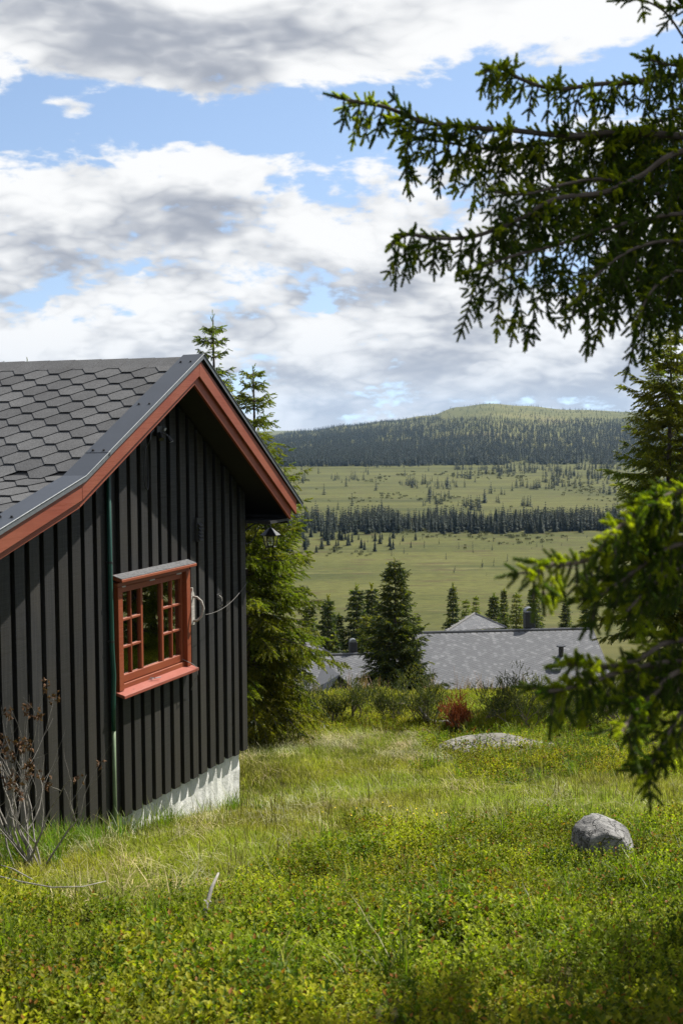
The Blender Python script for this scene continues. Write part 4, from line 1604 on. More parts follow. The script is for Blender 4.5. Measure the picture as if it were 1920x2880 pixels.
# porch with its own small gable
b = MB()
b.hull([(2.75, -0.6, -0.35), (3.15, -3.6, -0.42), (1.95, -3.9, -1.95), (1.6, -2.6, -1.62)], [(2.75, -0.6, -0.45), (3.15, -3.6, -0.52), (1.95, -3.9, -2.05), (1.6, -2.6, -1.72)])
pr_ = b.build('porch_roof', MAT['shingle_far'], cabL)
pr_.data.attributes.new('tint', 'FLOAT', 'POINT')
b = MB()
b.hull([(2.75, -0.6, -0.35), (4.6, -1.7, -1.85), (4.7, -3.2, -1.95), (3.15, -3.6, -0.42)], [(2.75, -0.6, -0.45), (4.6, -1.7, -1.95), (4.7, -3.2, -2.05), (3.15, -3.6, -0.52)])
pr_ = b.build('porch_roof', MAT['shingle_far'], cabL)
pr_.data.attributes.new('tint', 'FLOAT', 'POINT')
b = MB()
b.add([(2.1, -3.75, -3.9), (4.55, -3.1, -3.9), (4.55, -3.1, -2.0), (3.15, -3.45, -0.58), (2.1, -3.75, -1.85)], [(0, 1, 2, 3, 4)])
b.add([(4.55, -3.1, -3.9), (4.55, 0, -3.9), (4.55, 0, -2.0), (4.55, -3.1, -2.0)], [(0, 1, 2, 3)])
b.build('porch_wall', MAT['black'], cabL)

# ================================================================ plant cover on the knoll
BIL = [bilberry_proto('bilberry_%d' % k, MAT['bilberry'], k, 17, 0.19 + 0.03 * (k % 2)) for k in range(4)] + [bilberry_proto('bilberry_dark_%d' % k, MAT['bilberry2'], 20 + k, 15, 0.22) for k in range(2)]
HEA = [bilberry_proto('heath_%d' % k, MAT['heath'], 40 + k, 16, 0.16, 0.015) for k in range(2)]
GRS = [grass_proto('grass_%d' % k, MAT['grass'], 60 + k, 46, 0.125, 0.12, 0.0026, 0.9, 0.15) for k in range(3)]
LNG = [grass_proto('long_grass_%d' % k, MAT['longgrass'], 70 + k, 26, 0.36, 0.07, 0.0034, 0.9) for k in range(2)]
STR = [grass_proto('straw_%d' % k, MAT['straw'], 80 + k, 22, 0.24, 0.12, 0.0024, 1.2, 0.75) for k in range(2)]
SED = [grass_proto('sedge_%d' % k, MAT['sedge'], 90 + k, 5, 0.34, 0.10, 0.0030, 0.25) for k in range(2)]
REE = [grass_proto('reed_0', MAT['reed'], 95, 10, 0.55, 0.14, 0.004, 0.4)]

_bx = np.array([-4000, 0, 245, 404, 551, 784, 931, 1041, 1176, 1298, 1470, 1629, 1800, 1920, 6000])
_by = np.array([2560, 2530, 2580, 2600, 2530, 2462, 2400, 2358, 2366, 2346, 2304, 2330, 2316, 2302, 2290])


def cover_class(x, y, z):
    """0 grass, 1 bilberry, 2 yellow heath, 3 dry grass"""
    px, py = photo_xy(x, y, z)
    n = vnoise(x * 1.1, y * 1.1, 9)
    n2 = vnoise(x * 3.1, y * 3.1, 12)
    line = np.interp(px, _bx, _by) + 90 * (n - 0.5) + 50 * (n2 - 0.5)
    cls = np.where(py > line, 1, 0)
    up_right = (px > 1215 + 160 * (n2 - .5)) & (py < 2205 + 40 * (n - .5)) & (py > 2060)
    cls = np.where(up_right, 1, cls)
    brow = py < 2072 + 40 * (n2 - .5)
    cls = np.where(brow & (cls == 0), 2, cls)
    dry = (py >= 2052) & (py < 2150 + 60 * (n - .5)) & (px < 1260) & (cls == 0)
    cls = np.where(dry & (n2 > 0.35), 3, cls)
    # behind the camera and to the sides: heath goes on
    cls = np.where(y < 2.5, 1, cls)
    return cls


def in_cabin(x, y):
    u_ = (x - CORNER.x) * d1.x + (y - CORNER.y) * d1.y
    o_ = (x - CORNER.x) * nn.x + (y - CORNER.y) * nn.y
    return (u_ > -6.1) & (u_ < 0.0) & (o_ < 0.06) & (o_ > -6.5)


def knoll_points(density, y0, y1, spread=0.42, side=1.6, fall=0.0):
    area_n = int(density * (y1 - y0) * (2 * (spread * y1 + side)))
    y = rng.uniform(y0, y1, area_n)
    x = rng.uniform(-(spread * y1 + side), spread * y1 + side, area_n)
    keep = (np.abs(x) < spread * y + side) & ~in_cabin(x, y)
    x, y = x[keep], y[keep]
    return x, y, height(x, y)


def plant(name, label, cat, x, y, z, protos, smin, smax, picks=None, tilt=0.12, sizes=1.0):
    n = len(x)
    if n == 0: return None
    rot = np.stack([rng.uniform(-tilt, tilt, n), rng.uniform(-tilt, tilt, n), rng.uniform(0, 6.283, n)], 1)
    sc = rng.uniform(smin, smax, n) * sizes
    pk = rng.integers(0, len(protos), n) if picks is None else picks
    o = scatter(name, np.stack([x, y, z], 1), rot, sc, pk, protos)
    tag(o, label, cat, kind='stuff')
    return o


x, y, z = knoll_points(95, 2.2, 22.5)
cl = cover_class(x, y, z)
k1 = cl == 1
size_n = 0.55 * vnoise(x * 1.3, y * 1.3, 21) + 0.45 * vnoise(x * 3.3, y * 3.3, 22)
keep = k1 & (rng.random(len(x)) < np.clip(0.15 + 1.5 * vnoise(x * 1.7, y * 1.7, 23), 0.25, 1.0)) & ((y < 12) | (rng.random(len(x)) < 0.8))
plant('bilberry_shrubs', 'dense yellow green bilberry shrubs covering the foreground slope', 'shrubs', x[keep], y[keep], z[keep] - 0.03, BIL, 0.65, 1.15, sizes=0.55 + 0.85 * size_n[keep])
keep = (cl == 2) & (rng.random(len(x)) < 0.75)
plant('heath_shrubs', 'low yellowish heath on the brow of the knoll', 'heath', x[keep], y[keep], z[keep] - 0.02, HEA + BIL[:2], 0.7, 1.1)
x, y, z = knoll_points(130, 5.0, 21.0)
cl = cover_class(x, y, z)
keep = (cl == 0) | ((cl == 3) & (rng.random(len(x)) < 0.35)) | ((cl == 2) & (rng.random(len(x)) < 0.25))
plant('meadow_grass', 'short meadow grass on the slope beside the cabin', 'grass', x[keep], y[keep], z[keep] - 0.01, GRS, 0.6, 1.15)
kd = ((cl == 3) & (rng.random(len(x)) < 0.55)) | ((cl == 0) & (vnoise(x * 0.8, y * 0.8, 33) > 0.60) & (rng.random(len(x)) < 0.14)) | ((cl == 0) & (rng.random(len(x)) < 0.03))
plant('dry_grass', 'pale dry grass lying among the green', 'grass', x[kd], y[kd], z[kd], STR, 0.5, 1.1)
ks = (cl == 0) & (rng.random(len(x)) < 0.10) & (vnoise(x * 0.6, y * 0.6, 35) > 0.4)
plant('sedge_stems', 'thin brown sedge stems standing in the meadow', 'sedge', x[ks], y[ks], z[ks], SED, 0.5, 1.0)
ks = (cl == 1) & (rng.random(len(x)) < 0.045)
plant('grass_among_bilberry', 'single grass tufts growing through the bilberry', 'grass', x[ks], y[ks], z[ks], LNG + SED, 0.6, 1.0)
# long grass along the cabin wall
n = 520
uu = rng.uniform(-5.6, 0.15, n)
oo = 0.06 + rng.exponential(0.14, n)
wx = CORNER.x + d1.x * uu + nn.x * oo
wy = CORNER.y + d1.y * uu + nn.y * oo
keep = rng.random(n) < np.interp(uu, [-5.6, -3.0, -2.2, -1.0, 0.15], [1.0, 0.9, 0.28, 0.14, 0.08])
wx, wy = wx[keep], wy[keep]
plant('wall_grass', 'long bright green grass along the foot of the cabin wall', 'grass', wx, wy, height(wx, wy), LNG, 0.4, 0.95)
n = 90
uu = rng.uniform(-4.6, 0.4, n); oo = 0.25 + rng.random(n) ** 1.5 * 1.3
wx = CORNER.x + d1.x * uu + nn.x * oo; wy = CORNER.y + d1.y * uu + nn.y * oo
plant('wall_straw', 'flattened pale straw on the ground in front of the cabin', 'grass', wx, wy, height(wx, wy), STR, 0.6, 1.2)
# reddish grass just over the brow
n = 260
x = rng.uniform(-3.4, 5.5, n); y = rng.uniform(21.5, 26.0, n)
plant('reddish_grass', 'purple brown grass standing just beyond the brow', 'grass', x, y, height(x, y), REE, 0.6, 1.0)
# rough growth on the slope down to the neighbouring cabins
n = 3200
y = rng.uniform(24, 62, n); x = rng.uniform(-0.45, 0.45, n) * y
plant('slope_heath', 'rough heath on the slope below the knoll', 'heath', x, y, height(x, y), [HEA[0], BIL[4], BIL[0]], 1.0, 2.0)
# small yellow flowers
fl_v, fl_f = [], []
fb = MB()
for k in range(7):
    a_ = k * 6.283 / 7
    vs, fs = leaf_quads((0, 0, 0), (math.cos(a_), math.sin(a_), 0.35), (0, 0, 1), 0.009, 0.008, 0.1)
    fb.add(vs, fs)
FLW = proto('flower', fb.v, fb.f, [MAT['petal']])
fx_, fy_ = [], []
for (px, py) in [(905, 2302), (940, 2306), (1073, 2294), (1092, 2300), (1096, 2299), (1142, 2303), (1160, 2307), (1167, 2309), (1165, 2330), (1225, 2310), (1238, 2309), (1250, 2311), (1224, 2322), (985, 2312), (1000, 2308)]:
    g = on_ground(px, py + 30)
    fx_.append(g.x); fy_.append(g.y)
fx_, fy_ = np.array(fx_), np.array(fy_)
for i in range(len(fx_)):
    e = empty('flower', (fx_[i], fy_[i], H(fx_[i], fy_[i])))
    tag(e, 'tiny yellow flower on a thin stalk in the meadow grass', 'flower', 'yellow flowers in the meadow')
    h_ = random.uniform(0.15, 0.22)
    q = MB(); q.tube([(0, 0, 0), (0.01, 0, h_)], 0.0018, 3); q.build('stalk', MAT['longgrass'], e)
    q = mesh_obj('blossom', FLW.data, e); q.location = (0.01, 0, h_); q.rotation_euler = (0.4, random.uniform(-.3, .3), 0)


# ================================================================ rocks and fallen wood
def rock_mat(name, base, dark, lichen=None):
    m, t, out = new_mat(name)
    co = obj_coord(t)
    n1 = t.noise(co, 3.5, 6, 0.65)
    n2 = t.noise(co, 26, 5, 0.7)
    cr = t.node('ShaderNodeTexVoronoi', feature='DISTANCE_TO_EDGE')
    t.put(cr.inputs['Vector'], t.vm('ADD', co, t.vm('SCALE', t.node('ShaderNodeTexNoise').outputs['Color'], scale=0.3)))
    cr.inputs['Scale'].default_value = 4.6
    c = t.mix(t.ss(n1, 0.35, 0.65), dark, base)
    c = t.mix(t.ss(n2, 0.55, 0.72, 0, 0.6), c, tuple(v * 0.4 for v in dark))
    c = t.mix(t.ss(n2, 0.30, 0.42, 0.45, 0), c, tuple(min(1, v * 1.35) for v in base))
    c = t.mix(t.ss(cr.outputs['Distance'], 0.0, 0.04, 0.35, 0), c, tuple(v * 0.3 for v in dark))
    if lichen:
        n3 = t.noise(co, 2.2, 5, 0.7)
        c = t.mix(t.ss(n3, 0.60, 0.66), c, lichen)
    h = t.m('ADD', t.m('ADD', n1, t.m('MULTIPLY', n2, 0.35)), t.ss(cr.outputs['Distance'], 0.0, 0.06, -0.35, 0.0))
    principled(t, out, c, 0.9, 0.2, 0, h, 0.06, 1.0)
    return m


def rock(name, loc, size, seed, mat, rz=0, planes=9, cutlist=None):
    bm = bmesh.new()
    bmesh.ops.create_icosphere(bm, subdivisions=4, radius=1)
    r = random.Random(seed)
    cuts = [(Vector((r.uniform(-1, 1), r.uniform(-1, 1), r.uniform(-.3, 1))).normalized(), r.uniform(0.62, 0.9)) for _ in range(planes)]
    if cutlist: cuts = [(Vector(c[:3]).normalized(), c[3]) for c in cutlist]
    for v in bm.verts:
        p = v.co.copy()
        for (nrm_, dd) in cuts:
            ex = p.dot(nrm_) - dd
            if ex > 0: p -= nrm_ * ex * 0.93
        q = p * 2.1
        p += p.normalized() * 0.05 * (float(vnoise(np.array([q.x * 2 + q.z]), np.array([q.y * 2 - q.z]), seed)[0]) - .5)
        p += p.normalized() * 0.03 * (float(vnoise(np.array([q.x * 6 + q.z * 3]), np.array([q.y * 6 - q.z * 4]), seed)[0]) - .5)
        v.co = Vector((p.x * size[0], p.y * size[1], p.z * size[2]))
    me = bpy.data.meshes.new(name)
    bm.to_mesh(me); bm.free()
    for p in me.polygons: p.use_smooth = True
    o = mesh_obj(name, me, None, mat)
    o.location = loc; o.rotation_euler = (0, 0, rz)
    return o


granite = rock_mat('grey granite', (0.27, 0.266, 0.258), (0.13, 0.128, 0.126))
g = on_ground(1708, 2425)
tag(rock('boulder', (g.x, g.y + 0.16, g.z + 0.06), (0.25, 0.25, 0.31), 31, granite, 0.0, 12, [(0, -1, .2, .62), (-.95, -.35, .25, .70), (.28, -.1, 1, .52), (.8, -.35, .5, .70), (-.45, -.2, .9, .60), (.4, -.9, .1, .66), (-.5, -.85, 0, .70)]), 'rounded grey boulder with cracks lying in the bilberry at right', 'boulder')
slab_m = rock_mat('lichen covered rock', (0.24, 0.23, 0.20), (0.13, 0.124, 0.108), (0.20, 0.18, 0.03))
g = on_ground(1435, 2122)
tag(rock('rock_slab', (g.x, g.y + 0.35, g.z - 0.05), (0.98, 0.55, 0.22), 5, slab_m, 0.1, 9), 'broad flat rock with yellow lichen near the junipers', 'rock')
g = on_ground(912, 2056)
tag(rock('small_stone', (g.x, g.y, g.z + 0.03), (0.13, 0.09, 0.06), 8, granite, 0.2, 6), 'small dark stone on the brow left of the flat rock', 'stone')
g = on_ground(800, 2270)
tag(rock('small_stone', (g.x, g.y, g.z + 0.0), (0.14, 0.09, 0.05), 9, granite, 0.2, 6), 'small pale stone half buried in the grass right of the cabin corner', 'stone')
p = at_depth(1005, 1950, 27)
tag(rock('far_stone', (p.x, p.y, p.z - 0.25), (0.32, 0.25, 0.30), 19, rock_mat('pale granite', (0.5, 0.5, 0.5), (0.36, 0.36, 0.36)), 0.4, 7), 'pale rounded stone beyond the brow in front of the porch gable', 'stone')
# bare stick standing in the bilberry
a_, c_ = on_ground(560, 2620), None
base = at_depth(560, 2600, a_.y - 0.15)
tip = at_depth(615, 2455, a_.y + 0.05)
mid1 = base.lerp(tip, 0.42)
st = MB()
st.tube([base - (tip - base) * 0.25, base, base.lerp(tip, 0.2) + Vector((0.006, 0, 0)), mid1, base.lerp(tip, 0.7) + Vector((-0.006, 0, 0.004)), tip], [0.011, 0.0115, 0.012, 0.013, 0.010, 0.0055], 8)
st.tube([mid1, mid1 + Vector((-0.022, -0.005, 0.012))], [0.010, 0.007], 6)
st.tube([mid1, mid1 + Vector((0.020, -0.005, 0.006))], [0.009, 0.006], 6)
tag(st.build('bare_stick', MAT['deadwood'], None, smooth=True), 'silvery bare stick poking up out of the bilberry below the cabin', 'stick')
for (pts_, lab) in (([(-30, 2545), (60, 2572), (150, 2592), (235, 2588), (300, 2570)], 'long thin fallen twig lying in the grass at the left edge'),
                    ([(-20, 2505), (40, 2525), (95, 2565)], 'short fallen twig above the long one at the left edge')):
    st = MB()
    gp = [on_ground(px, py) + Vector((0, 0, 0.19)) for (px, py) in pts_]
    st.tube(gp, [0.0042, 0.0038, 0.0034, 0.0028, 0.002][:len(gp)], 6)
    tag(st.build('fallen_twig', MAT['deadwood'], None, smooth=True), lab, 'twig')


# ================================================================ dead shrub at the left edge
def grow(mb, r, p, d, length, rad, depth, ends, gravity=-0.05, seg=5, wig=0.22, fork=(2, 3)):
    pts, rads = [p.copy()], [rad]
    for i in range(seg):
        d = (d + Vector((r.uniform(-wig, wig), r.uniform(-wig, wig), r.uniform(-wig, wig) + gravity))).normalized()
        p = p + d * length / seg
        pts.append(p.copy()); rads.append(rad * (1 - 0.55 * (i + 1) / seg))
    mb.tube(pts, rads, 5, cap=False)
    if depth == 0:
        ends.append((p, d)); return
    for k in range(r.randint(*fork)):
        i = r.randint(max(1, seg // 2), seg)
        nd = (d + Vector((r.uniform(-.9, .9), r.uniform(-.9, .9), r.uniform(-.2, .7)))).normalized()
        grow(mb, r, pts[i], nd, length * r.uniform(0.5, 0.8), rads[i] * 0.72, depth - 1, ends, gravity, seg, wig, fork)
    ends.append((p, d))


def dead_shrub():
    r = random.Random(4)
    base = on_ground(-40, 2440)
    base = W(-4.70, 0.55, 0)
    base.z = H(base.x, base.y)
    root = empty('dead_shrub', base)
    tag(root, 'withered shrub with pale bare twigs and curled brown leaves against the cabin', 'shrub')
    P, Rr, S = [], [], []
    br = MB()
    for k in range(14):
        an = r.uniform(-0.6, 3.6)
        d = (CR * r.uniform(-0.5, 0.5) + Vector((0, 0, 1)) * r.uniform(0.45, 1.0) + CF * r.uniform(-.35, .25)).normalized()
        ends = []
        grow(br, r, Vector((r.uniform(-.12, .1), r.uniform(-.08, .08), 0)), d, r.uniform(0.5, 0.72), r.uniform(0.008, 0.013), 2, ends, 0.06, 6, 0.20, (2, 3))
        for (p, dd) in ends:
            if (p.z > 0.72 and r.random() < 0.34) or r.random() < 0.07:
                for q in range(r.randint(3, 8)):
                    P.append(p + Vector((r.uniform(-.03, .03), r.uniform(-.03, .03), r.uniform(-.06, .04))))
                    Rr.append((r.uniform(0, 6), r.uniform(0, 6), r.uniform(0, 6))); S.append(r.uniform(0.7, 1.35))
    br.build('branches', simple_mat('bleached twig bark', (0.20, 0.185, 0.165), 0.85, 0.45, 18), root)
    lb = MB()
    for k in range(4):
        vs, fs = leaf_quads((0, 0, 0), (math.cos(k * 1.7), math.sin(k * 1.7), 0.6), (0.3, 0.2, 1), 0.028, 0.016, 0.5)
        lb.add(vs, fs)
    LP = proto('withered_leaf', lb.v, lb.f, [MAT['dead_leaf']])
    o = scatter('withered_leaves', P, Rr, S, [0] * len(P), [LP], root)
    o['kind'] = 'stuff'


dead_shrub()


# ================================================================ junipers along the brow
def juniper(label, px, py, hgt, wid, seed, lean=0.0, protos=None, dens=1.0, name='juniper_shrub', bare=0.35):
    r = random.Random(seed)
    base = on_ground(px, py)
    root = empty(name, base)
    tag(root, label, 'shrub', 'junipers along the brow' if name == 'juniper_shrub' else None)
    br = MB()
    ends = []
    for k in range(r.randint(5, 7)):
        d = Vector((r.uniform(-1, 1) * wid / hgt + lean, r.uniform(-.6, .6), r.uniform(0.55, 1.1))).normalized()
        grow(br, r, Vector((r.uniform(-.06, .06) * 2, r.uniform(-.06, .06), -0.03)), d, hgt * r.uniform(0.5, 0.8), 0.016 * hgt / 0.8, 2, ends, 0.05, 5, 0.30, (2, 3))
    br.build('stems', MAT['juniper_wood'], root)
    P, Rr, S, K = [], [], [], []
    for (p, d) in ends:
        if p.z < hgt * bare and r.random() < 0.6: continue
        for q in range(int(r.randint(9, 15) * dens)):
            off = Vector((r.gauss(0, .055), r.gauss(0, .055), r.gauss(0.0, .05)))
            dd = (d * 0.5 + Vector((r.uniform(-.8, .8), r.uniform(-.8, .8), r.uniform(0.1, 1.2)))).normalized()
            P.append(p + off); Rr.append(z_to(dd, r.uniform(0, 6))); S.append(r.uniform(0.7, 1.25))
            K.append(1 if (off.z > 0.02 and r.random() < 0.6) else 0)
    o = scatter('foliage', P, Rr, S, K, protos or [SH_JUN, SH_JUNT], root)
    o['kind'] = 'stuff'
    return root


JUN = [
    ('dark juniper bush with bare lower stems beside the cabin corner', 760, 2045, 0.75, 0.45, 1, 0.1),
    ('twiggy juniper second from the cabin corner', 850, 2048, 0.80, 0.45, 2, -0.1),
    ('low juniper in front of the left grey roof', 925, 2042, 0.60, 0.45, 3, 0.2),
    ('juniper leaning right on one long bare stem below the porch gable', 1000, 2035, 0.95, 0.25, 4, 0.45),
    ('spreading juniper left of the dark spruce trunk', 1105, 2035, 0.75, 0.50, 5, 0.1),
    ('juniper with a gnarled bare root left of the red brown bush', 1200, 2040, 0.85, 0.50, 6, -0.2),
    ('tall juniper rising over the eave right of the red brown bush', 1372, 2035, 0.85, 0.50, 7, 0.15),
    ('juniper with silvery twisted stems right of the flat rock', 1500, 2050, 0.80, 0.55, 8, 0.2),
    ('juniper under the hanging spruce branches at right', 1610, 2055, 0.75, 0.60, 9, -0.1),
    ('shadowed juniper at the right edge behind the near branches', 1760, 2050, 0.90, 0.60, 10, 0.0),
]
for a_ in JUN: juniper(a_[0], a_[1], a_[2], a_[3] * 0.74, a_[4] * 1.1, *a_[5:])
juniper('small dead juniper with rust red foliage above the flat rock', 1300, 2062, 0.34, 0.28, 22, 0.0, [SH_RUST, SH_RUST], 1.3, 'dead_juniper', 0.3)
rt = MB()
g = on_ground(1225, 2045)
rt.tube([g + Vector((-.25, .1, .28)), g + Vector((-.12, .05, .10)), g + Vector((0.02, 0, .05)), g + Vector((.16, -.05, .09)), g + Vector((.26, -.08, .02))], [0.02, 0.028, 0.035, 0.028, 0.012], 7)
rt.tube([g + Vector((0.02, 0, .05)), g + Vector((.05, -.1, -.02))], [0.03, 0.02], 6)
rt.tube([g + Vector((-.12, .05, .10)), g + Vector((-.05, 0, .0))], [0.025, 0.015], 6)
tag(rt.build('dead_root', MAT['deadwood'], None, smooth=True), 'twisted grey dead root left of the red brown bush', 'root')

# ================================================================ trees close by
def tree_at(label, px_top, py_top, Y, base_z, rad, seed, **kw):
    tp = at_depth(px_top, py_top, Y)
    return spruce('spruce_tree', label, (tp.x, Y, base_z), tp.z - base_z, rad, seed, **kw)


tree_at('slim spruce whose top rises just behind the roof apex', 598, 890, 19.5, H(-2.0, 19.5), 1.05, 31, whorls=32, light=0.75, dens=1.2, shape=0.75)
tree_at('broad sunlit spruce behind the lantern with drooping branches', 690, 1340, 16.9, H(-1.3, 16.9), 1.32, 32, whorls=30, light=0.86, dens=1.0, droop=0.6, shape=0.32, start=0.05, shoot=1.12, low=0.62, sparse=0.10)
tree_at('thin sparse spruce top right of the roof apex, above the broad one', 712, 1040, 18.8, H(-1.3, 18.8), 1.15, 37, whorls=32, light=0.9, dens=0.9, droop=0.45, shape=0.62, start=0.02, sparse=0.15)
tree_at('spruce top just showing over the roof at the left edge', -18, 985, 26.0, H(-7, 26), 1.2, 33, whorls=18, light=0.7)
tree_at('spruce tip peeping over the roof ridge near the left edge', 78, 1018, 27.5, H(-7, 27), 1.1, 34, whorls=18, light=0.7)
tree_at('tall yellow green spruce behind the near branches at the right edge', 1885, 930, 20.5, H(5.3, 20.5), 1.38, 35, sparse=0.06, whorls=36, light=0.92, dens=1.1, droop=0.35, shape=0.42, start=0.03, shoot=1.15, low=0.5)
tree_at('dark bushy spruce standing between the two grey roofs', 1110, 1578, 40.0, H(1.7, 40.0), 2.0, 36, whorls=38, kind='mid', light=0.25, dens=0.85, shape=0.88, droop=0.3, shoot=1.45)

for (tx, ty, th, sd, lab) in ((8.6, 19.2, 6.0, 51, 'spruce standing right of the clearing, mirrored in the window'), (11.0, 21.5, 6.8, 52, 'taller spruce behind the first one right of the clearing, mirrored in the window'), (7.9, 22.6, 5.6, 53, 'spruce at the brow right of the clearing')):
    spruce('spruce_tree', lab, (tx, ty, H(tx, ty)), th, 1.4, sd, whorls=26, light=0.95, shape=0.7)

# ================================================================ trees behind the neighbouring cabins
mid_a = spruce('spruce_tree', 'x', (0, 0, 0), 5.0, 1.0, 41, kind='far', whorls=26, light=0.25, shape=0.85)
mid_b = spruce('spruce_tree', 'x', (0, 0, 0), 5.0, 0.80, 42, kind='far', whorls=26, light=0.4, shape=0.8)
mid_c = spruce('spruce_tree', 'x', (0, 0, 0), 5.0, 1.15, 43, kind='far', whorls=20, light=0.85, shape=0.7, sparse=0.2)
MIDT = [  # label, px, py of the top, distance, source
    ('tall narrow spruce just left of the roof wing of the right cabin', 1273, 1645, 104, 0),
    ('dark spruce behind the roof wing of the right cabin', 1388, 1672, 104, 0),
    ('pale green tree left of the dark spruce behind the roof wing', 1338, 1680, 112, 2),
    ('thin spruce tip between the wing and the black chimney', 1416, 1660, 118, 1),
    ('bushy tree right behind the black chimney of the right cabin', 1452, 1672, 108, 2),
    ('spruce standing directly behind the black chimney', 1500, 1700, 110, 0),
    ('small dead looking tree right of the black chimney', 1500, 1655, 135, 1),
    ('pale tree between the wing spruce and the bog', 1310, 1690, 124, 2),
    ('narrow dark spruce left of the big spruce between the roofs', 1002, 1650, 88, 0),
    ('spruce touching the left side of the big spruce between the roofs', 1045, 1648, 92, 0),
    ('yellow green tree at the foot of the narrow dark spruce', 1030, 1735, 86, 2),
    ('dark spruce right of the sunlit drooping spruce', 922, 1680, 86, 0),
    ('small spruce beside the dark one above the left grey roof', 952, 1730, 88, 1),
    ('dead grey spruce right beside the sunlit drooping spruce', 868, 1705, 90, 1),
    ('low yellow green bush tree above the left grey roof', 885, 1790, 84, 2),
    ('spruce right of the big spruce below the bog edge', 1105, 1700, 100, 1),
    ('small spruce behind the hanging branches at right above the roof', 1590, 1690, 108, 0),
    ('spruce half hidden by the hanging branches at right', 1650, 1670, 112, 1),
]
for i, (lab, px, py, Y, src) in enumerate(MIDT):
    tp = at_depth(px, py, Y)
    gz = H(tp.x, Y)
    sc_ = max(0.4, (tp.z - gz) / 5.0)
    o_ = [mid_a, mid_b, mid_c][src]
    if o_['label'] == 'x':
        o_.location = (tp.x, Y, gz); o_.scale = (sc_ * 0.9, sc_ * 0.9, sc_); o_['label'] = lab; o_['group'] = 'trees behind the neighbouring cabins'; o_.rotation_euler = (0, 0, i)
    else:
        c_ = copy_tree(o_, (tp.x, Y, gz), i * 1.3, sc_, lab)
        c_.scale = (sc_ * random.uniform(1.1, 1.5), sc_ * random.uniform(1.1, 1.5), sc_)

# ================================================================ near spruce: branches reach in from the right
NEAR_BASE = Vector((2.9, 5.8, 0)); NEAR_BASE.z = H(2.9, 5.8)
near_tree = empty('spruce_tree', NEAR_BASE)
tag(near_tree, 'near spruce at right whose hanging branches reach into the picture', 'tree')
nr = random.Random(77)
tk = MB()
tk.tube([(0.03 * math.sin(q * 7), 0.02 * math.cos(q * 5), 8.2 * q - 0.3) for q in (0, .1, .25, .4, .6, .8, 1)], [0.15, 0.135, 0.12, 0.10, 0.075, 0.045, 0.01], 12)
tk.build('trunk', MAT['bark'], near_tree, smooth=True)


def catmull(pts, n):
    out = []
    P_ = [pts[0]] + pts + [pts[-1]]
    for i in range(1, len(P_) - 2):
        for k in range(n):
            t = k / n
            a, b_, c, d = P_[i - 1], P_[i], P_[i + 1], P_[i + 2]
            out.append(0.5 * ((2 * b_) + (c - a) * t + (2 * a - 5 * b_ + 4 * c - d) * t * t + (3 * b_ - a - 3 * c + d) * t ** 3))
    out.append(pts[-1])
    return out


TREE = [near_tree, NEAR_BASE]
HS = 1.75


